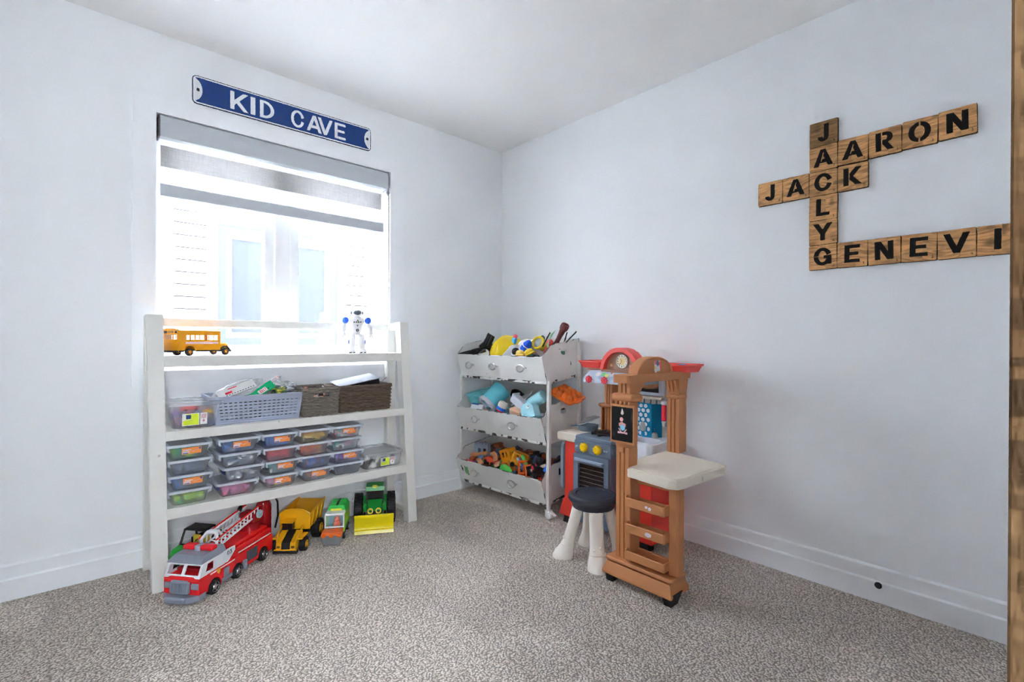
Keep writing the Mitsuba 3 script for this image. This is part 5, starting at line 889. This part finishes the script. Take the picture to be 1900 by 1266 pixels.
toy('red_car', 'small red orange toy car at the left of the lowest cart bin', 'toy car', C(.245, .030, .232) @ rz(40) @ ry(24), [('body', hull([(-.04, -.018, 0), (.04, -.018, 0), (-.04, .018, 0), (.04, .018, 0), (-.02, -.016, .03), (.015, -.016, .03), (-.02, .016, .03), (.015, .016, .03)]), 'm_gloss', A(225, 75, 40, .42)), *[('wheel', cyl2((x, y - .004, 0), (x, y + .004, 0), .010, 10), 'm_plastic', BLACK) for x in (-.024, .024) for y in (-.02, .02)]])
toy('grey_castle', 'blue grey toy castle piece at the back left of the lowest cart bin', 'toy castle', C(.085, .12, .262) @ rz(8) @ ry(-4), [('wall', xf(ex(sbox(-.06, -.03, .06, .045).difference(sbox(-.03, -.01, -.002, .02)).difference(sbox(.012, -.01, .04, .02)), .03), tr(0, .015, 0) @ XZ), 'm_plastic', A(105, 115, 130, .42)), *[('merlon', bx(-.06 + .026 * i, -.044 + .026 * i, -.015, .015, .045, .058, .001), 'm_plastic', A(100, 110, 125, .42)) for i in range(5)]])
toy('dark_digger', 'dark blue arched toy arm in the lowest cart bin', 'toy', C(.610, .08, .280) @ ry(10), [('arm', tube([(-.01, 0, -.05), (-.008, 0, .0), (.0, 0, .035), (.02, 0, .055)], .010, 8), 'm_plastic', A(45, 55, 75, .4)), ('grip', cb((.024, 0, .056), (.02, .03, .014), .003), 'm_plastic', BLACK)])
toy('blue_tractor', 'blue toy vehicle at the right end of the lowest cart bin', 'toy vehicle', C(.725, .10, .250) @ rz(70), [('body', hull([(-.05, -.022, 0), (.05, -.022, 0), (-.05, .022, 0), (.05, .022, 0), (-.03, -.02, .035), (.035, -.02, .028), (-.03, .02, .035), (.035, .02, .028)]), 'm_gloss', A(45, 105, 190, .4)), *[('wheel', cyl2((x, y - .008, 0), (x, y + .008, 0), .02, 14), 'm_plastic', BLACK) for x in (-.032, .032) for y in (-.03, .03)], ('bar', tube([(-.02, -.02, .03), (-.02, -.02, .07), (-.02, .02, .07), (-.02, .02, .03)], .003, 6), 'm_plastic', A(60, 120, 200, .4))])
toy('orange_bucket', 'orange red toy shovel at the right front rim of the lowest cart bin', 'toy shovel', C(.705, .012, .196) @ rz(-10), [('bowl', hull([(-.05, -.012, -.012), (.04, -.012, -.012), (-.05, .03, -.012), (.04, .03, -.012), (-.055, -.014, .012), (.045, -.014, .010), (-.05, .03, .016), (.04, .03, .014)]), 'm_plastic', A(205, 85, 40, .42)), ('ridge', cb((0, .008, .018), (.07, .006, .006), .001), 'm_plastic', A(190, 70, 35, .42))])
toy('crimson_block', 'dark red toy block at the left front rim of the lowest cart bin', 'toy block', C(.090, -.012, .205) @ rz(5) @ rx(12), [('block', cb((0, 0, 0), (.075, .04, .026), .003), 'm_plastic', A(150, 35, 50, .42)), ('edge', cb((0, -.02, .0), (.07, .003, .008), .001), 'm_plastic', A(225, 200, 200, .45))])

# ================================================================ play kitchen against the right wall, with its brown tower and table
RED, BRO, CRM, KG, SINK = A(200, 56, 42, .6), A(165, 110, 70, .72), A(203, 194, 180, .8), A(92, 104, 118, .72), A(222, 226, 232, .78)
RED2 = A(215, 70, 62, .55)
kt = Thing('play_kitchen', 'red and grey toy kitchen with a brown tower and cream table against the right wall', 'toy kitchen')
def xy_ext(poly, z0, z1): return ex(poly, z1 - z0, z0)
# cabinet
kt.part('cabinet', cat(xy_ext(sbox(-.275, -1.455, -.03, -.885).difference(sbox(-.262, -1.44, -.045, -.90)), .09, .465), bx(-.275, -.04, -1.45, -.89, .09, .10), bx(-.283, -.27, -.985, -.905, .09, .465, .004), bx(-.283, -.27, -1.455, -1.26, .09, .44, .004), bx(-.275, -.04, -.99, -.98, .09, .46), bx(-.275, -.04, -1.27, -1.26, .09, .46)), 'm_plastic', RED, smooth=False)
kt.part('plinth', hull([(-.285, -.885, .13), (-.285, -1.455, .13), (-.03, -.885, .13), (-.03, -1.455, .13), (-.30, -.865, .05), (-.30, -1.468, .05), (-.03, -.865, .05), (-.03, -1.468, .05), (-.30, -.865, .038), (-.30, -1.468, .038), (-.03, -.865, .038), (-.03, -1.468, .038)]), 'm_plastic', RED, smooth=False)
for y in (-.925, -1.42): kt.part('foot', hull([(-.30, y - .03, 0), (-.25, y - .03, 0), (-.30, y + .03, 0), (-.25, y + .03, 0), (-.295, y - .024, .045), (-.25, y - .024, .045), (-.295, y + .024, .045), (-.25, y + .024, .045)]), 'm_plastic', BLACK, smooth=False)
for y in (-.925, -1.42): kt.part('foot', bx(-.08, -.04, y - .03, y + .03, 0, .045, .004), 'm_plastic', BLACK)
kt.part('side_handle', xf(ex(affinity.scale(rrect(-.030, .030, -.135, .135, .026), 1, 1), .020), tr(-.245, -.870, .305) @ np.array([[1, 0, 0, 0], [0, 0, 1, 0], [0, 1, 0, 0], [0, 0, 0, 1.0]])), 'm_plastic', A(110, 128, 140, .5), label='grey panel on the left side')
kt.part('counter', loft([[(x, y, z) for x, y in ((-.300, -.858), (-.300, -1.03), (-.03, -1.03), (-.03, -.858))] for z in (.463,)] + [[(x, y, z) for x, y in ((-.306, -.852), (-.306, -1.03), (-.03, -1.03), (-.03, -.852))] for z in (.470, .506)] + [[(x, y, .512) for x, y in ((-.298, -.860), (-.298, -1.03), (-.03, -1.03), (-.03, -.860))]]), 'm_plastic', CRM, smooth=False)
kt.part('counter_groove', bx(-.27, -.06, -.99, -.88, .5118, .5135, .0006), 'm_plastic', A(190, 182, 168, .6))
# stove
sv = kt.part('stove', cat(bx(-.338, -.28, -1.252, -1.018, .045, .500, .004), bx(-.340, -.05, -1.258, -1.014, .495, .518, .005), hull([(-.344, -1.255, .430), (-.344, -1.016, .430), (-.346, -1.255, .492), (-.346, -1.016, .492), (-.33, -1.255, .430), (-.33, -1.016, .430), (-.33, -1.255, .498), (-.33, -1.016, .498)])), 'm_plastic', KG)
for y in (-1.086, -1.176):
    k = kt.part('dial', xf(cat(lathe([(0, .020), (.016, .020), (.021, .016), (.0235, .004), (.0235, 0), (0, 0)][::-1], 20), *[xf(cb((.0225, 0, .009), (.006, .006, .016), .002), rz(36 * i)) for i in range(10)]), tr(-.3455, y, .462) @ ry(-90)), 'm_gloss', A(250, 205, 15, .6), under=sv, label='yellow dial')
for y in (-1.034, -1.232, -1.217): kt.part('screw', xf(cyl(.005, .003, 10), tr(-.3455, y, .462) @ ry(-90)), 'm_plastic', A(165, 175, 188), under=sv)
dr_ = kt.part('oven_door', xf(ex(rrect(-1.250, -1.018, .165, .425, .006).difference(rrect(-1.222, -1.050, .192, .375, .006)), .020), tr(-.358, 0, 0) @ YZ), 'm_plastic', KG, smooth=30)
kt.part('oven_window', bx(-.343, -.338, -1.222, -1.050, .192, .375), 'm_gloss', A(25, 12, 16, .5), smooth=False, under=dr_, label='dark oven window')
for i in range(7): kt.part('oven_bar', cyl2((-.346, -1.220, .212 + .0225 * i), (-.346, -1.052, .212 + .0225 * i), .0017, 6), 'm_metal', (.6, .58, .58), under=dr_)
kt.part('handle', cat(rb((-.376, -1.134, .398), (.014, .185, .016), .005), bx(-.372, -.356, -1.224, -1.205, .385, .402, .003), bx(-.372, -.356, -1.063, -1.044, .385, .402, .003)), 'm_plastic', A(108, 122, 138, .55), under=dr_)
kt.part('vent', bx(-.3585, -.356, -1.10, -1.045, .172, .184, .001), 'm_plastic', A(180, 185, 192), under=dr_)
kt.part('drawer', bx(-.350, -.335, -1.250, -1.018, .050, .155, .005), 'm_plastic', A(78, 92, 108, .55)); kt.part('drawer_knob', rb((-.355, -1.06, .13), (.012, .024, .012), .004), 'm_plastic', A(110, 125, 140))
gr_ = kt.part('burner', cat(*[tube(arc((-.20, -1.135, .527), r, 0, 345, 24, (1, 0, 0), (0, 1, 0)), .005, 6, True) for r in (.03, .065)], *[xf(cb((.055, 0, 0), (.08, .012, .014), .002), tr(-.20, -1.135, .526) @ rz(45 * i)) for i in range(8)]), 'm_plastic', BLACK)
# sink block
sk = xy_ext(unary_union([rrect(-.305, -.03, -1.462, -1.258, .03), ]).difference(rrect(-.25, -.13, -1.43, -1.30, .03)), .47, .522)
kt.part('sink', cat(sk, xy_ext(rrect(-.305, -.03, -1.462, -1.258, .03), .432, .47)), 'm_plastic', SINK, smooth=30, label='white sink block')
fa = kt.part('faucet', xf(cat(lathe([(0, 0), (.018, 0), (.017, .035), (.022, .040), (.023, .060), (.019, .080), (.010, .097), (0, .102)], 20), hull([(-.02, -.016, .055), (.0, .02, .055), (-.03, -.012, .038), (-.01, .02, .038), (-.012, 0, .09)])), tr(-.105, -1.298, .517)), 'm_plastic', A(150, 152, 150, .75), label='grey faucet')
kt.part('tap', xf(cat(lathe([(0, 0), (.019, 0), (.014, .03), (.006, .035), (0, .035)], 16), hull([(-.008, -.005, .03), (.008, .005, .03), (-.012, -.008, .055), (.004, .004, .058)])), tr(-.105, -1.362, .517)), 'm_plastic', A(150, 152, 150, .75), label='grey tap handle')
# back panel, column, shelf niche
kt.part('back_panel', bx(-.040, -.028, -1.455, -1.03, .50, .885, .003), 'm_plastic', A(190, 186, 180, .55))
def fluted(x0, x1, y0, y1, n=2, d=.006):
    """cross-section whose -x face carries n grooves"""
    p = sbox(x0, y0, x1, y1); w = (y1 - y0)
    for i in range(n):
        c = y0 + w * (i + 1) / (n + 1); p = p.difference(Polygon([(x0 - .01, c - w * .075), (x0 + d, c - w * .045), (x0 + d, c + w * .045), (x0 - .01, c + w * .075)]))
    return p
kt.part('column', cat(xy_ext(fluted(-.145, -.06, -1.115, -1.065), .512, .81), hull([(-.15, -1.12, .79), (-.15, -1.06, .79), (-.05, -1.12, .79), (-.05, -1.06, .79), (-.18, -1.15, .815), (-.18, -1.04, .815), (-.05, -1.15, .815), (-.05, -1.04, .815)])), 'm_plastic', BRO, smooth=False)
kt.part('corner_shelf', cat(xf(lathe([(0, 0), (.062, 0), (.070, .008), (.070, .016), (0, .016)], 24), tr(-.115, -1.085, .660)), xf(cyl(.058, .006, 24), tr(-.115, -1.085, .512)), xy_ext(Point(-.115, -1.085).buffer(.054).difference(Point(-.115, -1.085).buffer(.048)).difference(sbox(-.3, -1.12, -.115, -1.06)), .515, .66)), 'm_plastic', BRO)
# hood with stickers and star knobs
hd = kt.part('hood', hull([(-.24, -1.035, .870), (-.24, -1.36, .870), (-.04, -1.035, .870), (-.04, -1.36, .870), (-.285, -1.02, .825), (-.285, -1.36, .825), (-.04, -1.02, .825), (-.04, -1.36, .825), (-.285, -1.02, .806), (-.285, -1.36, .806), (-.04, -1.02, .806), (-.04, -1.36, .806)]), 'm_plastic', A(150, 162, 175, .6), smooth=False)
def star(r0, r1, n=8): return Polygon([((r0 if i % 2 else r1) * math.cos(math.pi * i / n), (r0 if i % 2 else r1) * math.sin(math.pi * i / n)) for i in range(2 * n)])
for y in (-1.068, -1.172):
    k = kt.part('star_knob', xf(cat(ex(star(.015, .021), .012), cyl(.008, .018, 12)), tr(-.286, y, .824) @ ry(-90)), 'm_plastic', A(165, 45, 55, .5), under=hd, label='dark red star knob')
HL = np.array([[0, .70, -.71, -.2645], [-1, 0, 0, -1.19], [0, .71, .70, .8492], [0, 0, 0, 1.0]])   # lies on the sloping hood front
for i, (x, y, w, h, c) in enumerate(((-.080, .004, .030, .026, A(230, 230, 230, .6)), (-.045, .006, .022, .024, A(90, 160, 100, .5)), (-.020, -.002, .026, .022, A(225, 225, 150, .6)), (.008, .004, .024, .026, A(215, 225, 235, .6)), (-.062, -.014, .018, .010, A(150, 160, 190, .5)), (.004, .016, .010, .012, A(215, 90, 80, .5)))):
    kt.part('sticker', xf(ex(affinity.rotate(rrect(x - w / 2, x + w / 2, y - h / 2, y + h / 2, .004), 12 * i - 20), .0006 + .0002 * i), HL), 'm_plastic', c, under=hd)
# clock arch with trays
YA, ZA = -1.236, .878
outer = Point(YA, ZA).buffer(.120, quad_segs=24).intersection(sbox(-3, ZA, 1, 2)); inner = Point(YA, ZA).buffer(.098, quad_segs=24).intersection(sbox(-3, ZA, 1, 2))
ar = kt.part('clock_arch', xf(ex(outer.difference(inner), .075), tr(-.255, 0, 0) @ YZ), 'm_plastic', RED2, label='red arch'); kt.part('arch_back', xf(ex(inner, .02), tr(-.225, 0, 0) @ YZ), 'm_satin', A(120, 90, 72, .45), under=ar, label='brown arch face')
kt.part('arch_base', bx(-.250, -.06, YA - .118, YA + .118, .866, .880, .003), 'm_plastic', A(110, 80, 64, .45), under=ar)
ck = kt.part('clock', xf(cat(lathe([(0, 0), (.041, 0), (.041, .006), (.036, .009), (.036, .004), (0, .004)], 32)), tr(-.225, YA - .004, .926) @ ry(-90)), 'm_plastic', A(120, 105, 95, .5), label='round clock')
kt.part('clock_face', xf(cyl(.0355, .0052, 32), tr(-.225, YA - .004, .926) @ ry(-90)), 'm_plastic', A(225, 220, 200, .6), under=ar, label='cream clock face')
kt.part('clock_center', xf(cyl(.020, .0056, 24), tr(-.225, YA - .004, .926) @ ry(-90)), 'm_plastic', A(225, 200, 140, .6), under=ar)
for i in range(12):
    a = math.radians(30 * i); kt.part('hour_mark', xf(cb((.0275, 0, .0055), (.007, .0034, .0008)), tr(-.225, YA - .004, .926) @ ry(-90) @ rz(30 * i)), 'm_plastic', BLACK, smooth=False, under=ar)
for a, L in ((-40, .024), (-140, .017)):
    q = math.radians(a); kt.part('clock_hand', xf(cb((L / 2, 0, .0064), (L, .0022, .0008)), tr(-.225, YA - .004, .926) @ ry(-90) @ rz(a + 180)), 'm_plastic', BLACK, smooth=False, under=ar)
kt.part('brand_plate', xf(ex(rrect(-.018, .018, -.0065, .0065, .002), .0016), tr(-.226, YA - .068, .900) @ np.array([[0, 0, -1, 0], [-1, 0, 0, 0], [0, 1, 0, 0], [0, 0, 0, 1.0]])), 'm_plastic', A(225, 205, 210, .6), under=ar, label='small pale name plate'); kt.part('plate_mark', xf(ex(rrect(-.015, .015, -.003, .003, .001), .0022), tr(-.226, YA - .068, .900) @ np.array([[0, 0, -1, 0], [-1, 0, 0, 0], [0, 1, 0, 0], [0, 0, 0, 1.0]])), 'm_plastic', A(190, 50, 70, .6), under=ar)
kt.part('dot_sticker', xf(cyl(.0085, .0016, 16), tr(-.2255, YA + .066, .902) @ ry(-90)), 'm_plastic', A(225, 170, 120, .6), under=ar)
def tray(y0, y1, nm):
    w0, w1 = (y0, y1); yc = (w0 + w1) / 2; L = abs(w1 - w0)
    o = [rloop(.150, L - .03, .02, .884, c=(-.165, yc)), rloop(.176, L - .006, .024, .912, c=(-.165, yc)), rloop(.190, L + .008, .026, .915, c=(-.165, yc)), rloop(.190, L + .008, .026, .922, c=(-.165, yc)), rloop(.170, L - .012, .022, .922, c=(-.165, yc)), rloop(.142, L - .038, .018, .890, c=(-.165, yc))]
    return kt.part('tray', loft(o), 'm_plastic', RED2, label=nm)
tray(-.955, -1.118, 'red tray left of the clock'); tray(-1.354, -1.618, 'red tray right of the clock')
kt.part('top_shelf', bx(-.20, -.035, -1.45, -.98, .868, .885, .003), 'm_plastic', A(150, 110, 85, .5))
# microwave picture, rail, hooks
mw = kt.part('microwave', xf(ex(rrect(-1.388, -1.200, .742, .838, .006).difference(sbox(-1.372, .758, -1.216, .824)), .035), tr(-.085, 0, 0) @ YZ), 'm_plastic', A(150, 160, 170, .55), smooth=30, label='grey framed toy microwave')
def _food(p, n, uv):
    q = fbm(p.y * 32, p.z * 60, 2.0, 3); e = smoothstep(1.0, 0.55, dr.sqrt(dr.square((p.y + 1.295) / 0.085) + dr.square((p.z - 0.800) / 0.032)) + 0.35 * (q - 0.5))
    c = mix((0.42, 0.16, 0.05), (0.78, 0.42, 0.20), q)
    return mix((0.012, 0.010, 0.010), c, e)
mat('m_food', two({'type': 'principled', 'base_color': proc(_food), 'roughness': 0.2, 'specular': 0.5}))
kt.part('window_print', bx(-.062, -.060, -1.373, -1.215, .757, .825), 'm_food', smooth=False, under=mw, label='printed roast behind a dark window')
kt.part('rail', bx(-.095, -.04, -1.392, -1.195, .722, .738, .003), 'm_plastic', CRM)
for y in (-1.25, -1.285, -1.325, -1.36): kt.part('hook', tube([(-.085, y, .722), (-.085, y, .700), (-.098, y, .690), (-.108, y, .700)], .003, 6), 'm_metal', (.12, .13, .14))
# phone on the wall side of the right post
ph = kt.part('phone', rb((-.075, -1.418, .660), (.03, .036, .150), .010), 'm_plastic', A(125, 128, 130, .55), label='grey toy phone cradle')
kt.part('handset', rb((-.100, -1.412, .660), (.024, .022, .085), .008), 'm_plastic', A(190, 35, 50, .55), under=ph, label='red handset'); kt.part('handset_end', cat(rb((-.100, -1.412, .712), (.026, .024, .022), .006), hull([(-.11, -1.421, .616), (-.09, -1.403, .616), (-.11, -1.403, .616), (-.09, -1.421, .616), (-.10, -1.412, .578)])), 'm_plastic', A(220, 220, 225, .6), under=ph, kind='stuff')
# tower: posts, beam, arch
lp = kt.part('left_post', cat(xy_ext(fluted(-.645, -.580, -1.568, -1.505), .105, .580), bx(-.650, -.580, -1.569, -1.503, .580, .606, .003), bx(-.643, -.580, -1.572, -1.508, .60, .80, .003), bx(-.652, -.64, -1.545, -1.518, .556, .585, .004)), 'm_satin', BRO, smooth=False)
kt.part('capital', cat(rb((-.622, -1.542, .793), (.084, .112, .036), .014), *[rb((-.648, -1.512 - .022 * i, .771), (.026, .014, .016), .005) for i in range(4)]), 'm_satin', BRO)
kt.part('neck', cat(xy_ext(fluted(-.645, -.58, -1.572, -1.512, 2, .010), .805, .858)), 'm_satin', BRO, smooth=False)
beam = xy_ext(rrect(-.676, -.146, -1.590, -1.500, .022), .856, .890)
kt.part('beam', beam, 'm_satin', BRO); kt.part('beam_bracket', hull([(-.582, -1.572, .857), (-.582, -1.512, .857), (-.53, -1.572, .857), (-.53, -1.512, .857), (-.545, -1.572, .835), (-.545, -1.512, .835), (-.582, -1.572, .80), (-.582, -1.512, .80)]), 'm_satin', BRO, smooth=False)
ah = Polygon([(-.440 + .145 * math.cos(a), .886 + .078 * math.sin(a)) for a in np.linspace(0, math.pi, 40)])
ap = kt.part('arch', xf(ex(ah, .046), tr(0, -1.522, 0) @ XZ), 'm_satin', BRO); kt.part('arch_rim', cat(tube([(-.440 + .140 * math.cos(a), -1.568, .886 + .0735 * math.sin(a)) for a in np.linspace(0.05, math.pi - .05, 32)], .005, 6)), 'm_satin', BRO, under=ap)
for i, (x, z, w, h, c) in enumerate(((-.425, .922, .050, .046, A(160, 165, 170, .5)), (-.441, .938, .012, .020, A(190, 60, 80, .5)), (-.403, .926, .010, .034, A(180, 50, 80, .5)), (-.423, .934, .018, .024, A(70, 85, 100, .5)), (-.427, .906, .040, .012, A(225, 225, 225, .6)), (-.445, .916, .010, .016, A(190, 160, 90, .5)))):
    kt.part('sticker', xf(ex(affinity.rotate(rrect(x - w / 2, x + w / 2, z - h / 2, z + h / 2, .004), 9 * i), .0006 + .0003 * i), tr(0, -1.5678, 0) @ XZ), 'm_plastic', c, under=ap)
rp = kt.part('right_post', cat(xy_ext(fluted(-.250, -.182, -1.580, -1.518), .50, .76)), 'm_satin', BRO, smooth=False)
kt.part('right_capital', cat(rb((-.214, -1.548, .768), (.082, .070, .024), .010), hull([(-.245, -1.578, .78), (-.178, -1.578, .78), (-.245, -1.518, .78), (-.178, -1.518, .78), (-.256, -1.58, .857), (-.165, -1.58, .857), (-.256, -1.512, .857), (-.165, -1.512, .857)]), *[hull([(-.250, y - .005, .79), (-.250, y + .005, .79), (-.268, y - .006, .85), (-.268, y + .006, .85), (-.24, y, .79), (-.25, y, .85)]) for y in (-1.567, -1.545, -1.525)]), 'm_satin', BRO)
# chalkboard with stickers
cbd = kt.part('chalkboard', xf(ex(sbox(-1.610, .602, -1.490, .764), .012), tr(-.668, 0, 0) @ YZ), 'm_satin', BRO, label='small chalkboard in a brown frame')
def _slate(p, n, uv): return mix((0.010, 0.011, 0.012), (0.050, 0.055, 0.056), smoothstep(0.62, 0.9, fbm(p.y * 55, p.z * 22, 3.0, 3)))
mat('m_slate', two({'type': 'principled', 'base_color': proc(_slate), 'roughness': 0.7, 'specular': 0.2}))
kt.part('slate', bx(-.6695, -.667, -1.602, -1.498, .611, .755), 'm_slate', smooth=False, under=cbd, label='black writing surface')
CBM = np.array([[0, 0, -1, -.6695], [-1, 0, 0, -1.552], [0, 1, 0, .663], [0, 0, 0, 1.0]])
for nm, g_, c, dz in (('sticker', Polygon([(0, .088), (.008, .066), (0, .058), (-.008, .066)]), A(230, 215, 210, .6), .0008), ('sticker', unary_union([Point(-.004, .040).buffer(.009), Polygon([(-.018, .022), (-.004, .030), (.018, .022), (.016, .010), (-.016, .010)])]), A(215, 160, 155, .6), .0008),
                      ('sticker', Polygon([(0.002 + .013 * math.cos(a), .006 + .014 * math.sin(a)) for a in np.radians(np.arange(30, 390, 60))]), A(110, 160, 180, .55), .0014), ('sticker', unary_union([LineString([(-.018, -.016), (.020, -.016)]).buffer(.003), Point(-.018, -.016).buffer(.005), Point(.021, -.016).buffer(.005), LineString([(-.016, .0), (-.006, -.012)]).buffer(.0025), LineString([(.020, .0), (.010, -.012)]).buffer(.0025)]), A(220, 175, 185, .6), .0011)):
    kt.part(nm, xf(ex(g_, dz), CBM), 'm_plastic', c, under=cbd)
# racks, right leg, base
kt.part('rack_post', bx(-.640, -.585, -1.792, -1.748, .105, .470, .008), 'm_satin', BRO)
kt.part('rack_inner_rail', cat(bx(-.655, -.58, -1.583, -1.564, .105, .462, .003), bx(-.60, -.582, -1.75, -1.57, .425, .462, .003), bx(-.60, -.584, -1.752, -1.57, .105, .150, .003)), 'm_satin', BRO, smooth=False)
for i, (z0, z1) in enumerate(((.343, .382), (.236, .274), (.124, .160))):
    k = kt.part('rack', cat(bx(-.676, -.668, -1.752, -1.572, z0, z1, .003), bx(-.675, -.59, -1.752, -1.572, z0, z0 + .006, .002), bx(-.676, -.592, -1.756, -1.749, z0, z1 + .004, .003), bx(-.676, -.60, -1.580, -1.572, z0, z1 + .006, .003), bx(-.594, -.588, -1.752, -1.572, z0, z0 + .022, .002)), 'm_satin', BRO, smooth=False)
    if i < 2: kt.part('label', cat(*[xf(ex(g_, .0008), np.array([[0, 0, -1, -.6762], [-1, 0, 0, -1.682], [0, 1, 0, (z0 + z1) / 2], [0, 0, 0, 1.0]])) for g_ in ((unary_union([Point(-.008, .002).buffer(.006), Point(.007, -.002).buffer(.007)]),) if i == 0 else (star(.008, .011, 6).union(rrect(-.014, .014, -.006, .006, .003)),))]), 'm_plastic', A(225, 215, 225, .6), under=k)
base = hull([(x, y, z) for z, e in ((.034, 0), (.046, .002), (.085, -.014)) for x in (-.682 - e, -.545 + e) for y in (-1.788 - e, -1.463 + e)])
kt.part('base', base, 'm_satin', BRO); kt.part('base_lip', rb((-.615, -1.628, .098), (.116, .318, .018), .008), 'm_satin', BRO)
for y in (-1.765, -1.490): kt.part('caster_foot', hull([(-.668, y - .016, 0), (-.62, y - .016, 0), (-.668, y + .016, 0), (-.62, y + .016, 0), (-.668, y - .028, .05), (-.60, y - .028, .05), (-.668, y + .028, .05), (-.60, y + .028, .05)]), 'm_plastic', BLACK, smooth=False)
# table top
tp = Polygon([(-.655, -1.570), (-.684, -1.772), (-.668, -1.806), (-.640, -1.812), (-.300, -1.828), (-.278, -1.815), (-.236, -1.59), (-.16, -1.50), (-.56, -1.50)]).buffer(-.012).buffer(.012, quad_segs=4)
def polyloop(p, z, d): 
    q = np.array(p.buffer(d, join_style=1).exterior.coords)[:-1]; return q
top_ = cat(ex(tp.buffer(-.006), .004, .497), ex(tp, .036, .461))
kt.part('table', cat(ex(tp, .032, .462), ex(tp.buffer(-.002), .002, .494), ex(tp.buffer(-.005), .002, .496), ex(tp.buffer(-.010), .002, .498)), 'm_satin', CRM, smooth=30, label='cream table top')
kt.part('table_latch', bx(-.50, -.494, -1.8225, -1.815, .468, .486, .001), 'm_satin', A(160, 152, 140, .6)); kt.part('table_bracket', bx(-.38, -.30, -1.80, -1.70, .452, .463, .003), 'm_satin', A(160, 152, 140, .6))

# towel hanging from the hooks
tw_ = Thing('dotted_towel', 'teal towel with white dots hanging behind the toy kitchen sink', 'towel', tr(-.118, -1.298, .508))
TL = A(20, 95, 125, .5)
ny = 12; 
def cloth(y0, y1, x0, x1, z0, z1, amp): 
    L = []
    for z in np.linspace(z0, z1, 6):
        o = [(x0 + (x1 - x0) * k / ny + amp * math.sin(9 * k / ny + 6 * z) * (z1 - z), y0 + (y1 - y0) * k / ny, z) for k in range(ny + 1)]
        L.append(o + [(x + .003, y, z) for x, y, z in o[::-1]])
    return loft(L)
tw_.part('cloth', cloth(.050, -.052, 0, 0, 0, .195, .03), 'm_fabric', TL); tw_.part('side_fold', cloth(-.052, -.085, 0, .045, .004, .192, .02), 'm_fabric', A(15, 80, 110, .5))
for r_ in range(7):
    for c_ in range(4):
        y = .040 - .0285 * c_ - (.0142 if r_ % 2 else 0); z = .180 - .0245 * r_
        if y > -.042: 
            k = tw_.part('dot', xf(cyl(.0105, .0008, 14), tr(-.0005 + .03 * math.sin(9 * (.050 - y) / .102 + 6 * z) * (.195 - z), y, z) @ ry(-90)), 'm_fabric', A(222, 226, 232, .55))

# pot with a glass lid on the counter
pt = Thing('toy_pot', 'dark grey toy pan with a large clear lid tilted on it on the cream counter', 'toy pan', tr(-.165, -.962, .513))
pt.part('pan', lathe([(0, 0), (.046, 0), (.056, .008), (.061, .034), (.058, .034), (.053, .010), (0, .006)], 32), 'm_plastic', A(80, 92, 100, .6))
pt.part('handle', rb((-.060, .052, .030), (.050, .018, .010), .004), 'm_plastic', A(80, 90, 95, .6))
LM = tr(.004, -.006, .056) @ rx(-20) @ ry(-10)
pt.part('lid', xf(lathe([(.066, 0), (.062, .008), (.040, .018), (.008, .022), (0, .022)], 32), LM), 'm_clear', (.85, .87, .88)); pt.part('lid_rim', xf(tube(arc((0, 0, 0), .066, 0, 352, 32, (1, 0, 0), (0, 1, 0)), .0028, 6, True), LM), 'm_plastic', A(120, 125, 130, .6), label='grey lid rim')

# blue thing in the right tray
single('blue_toy_fish', 'small dark blue toy lying in the right red tray', 'toy', xf(puff((0, 0, 0), (.022, .030, .014), .3, 9), tr(-.16, -1.545, .910)), 'm_plastic', A(70, 85, 130))

# stool
sl = Thing('toy_stool', 'small stool with a black round seat and cream legs before the toy kitchen', 'stool', tr(-.532, -1.292, 0) @ rz(3))
SB, SCM = A(40, 45, 54, .85), A(225, 218, 208, .72)
sl.part('seat', lathe([(0, .262), (.100, .262), (.112, .268), (.119, .280), (.117, .294), (.106, .302), (.085, .302), (.080, .2985), (.074, .301), (.030, .301), (.026, .2985), (.022, .301), (0, .301)], 48), 'm_plastic', SB, label='black seat')
sl.part('seat_skirt', lathe([(0, .240), (.098, .240), (.104, .264), (0, .264)], 40), 'm_plastic', SB)
for i in range(4):
    L = rz(45 + 90 * i); lv = []
    for z, r, wt, wn in ((.258, .070, .070, .046), (.20, .082, .066, .050), (.14, .098, .064, .052), (.09, .112, .066, .054), (.065, .119, .070, .056), (.050, .126, .080, .066), (.025, .138, .092, .088), (.004, .144, .098, .100), (.0, .144, .096, .098)):
        lv.append([(x, y, z) for x, y, _ in rloop(wn, wt, min(wn, wt) * .42, 0, 3, (r, 0))])
    lg = sl.part('leg', xf(loft(lv[::-1]), L), 'm_plastic', SCM, label='cream leg')
    sl.part('leg_ring', xf(loft([[(x, y, z) for x, y, _ in rloop(.062, .076, .026, 0, 3, (.1205, 0))] for z in (.060, .066)]), L), 'm_plastic', SCM, under=lg)
    sl.part('rivet', xf(cat(ball((.139, -.018, .085), .006, 1), ball((.137, .012, .095), .007, 1)), L), 'm_plastic', SCM, under=lg, kind='stuff')
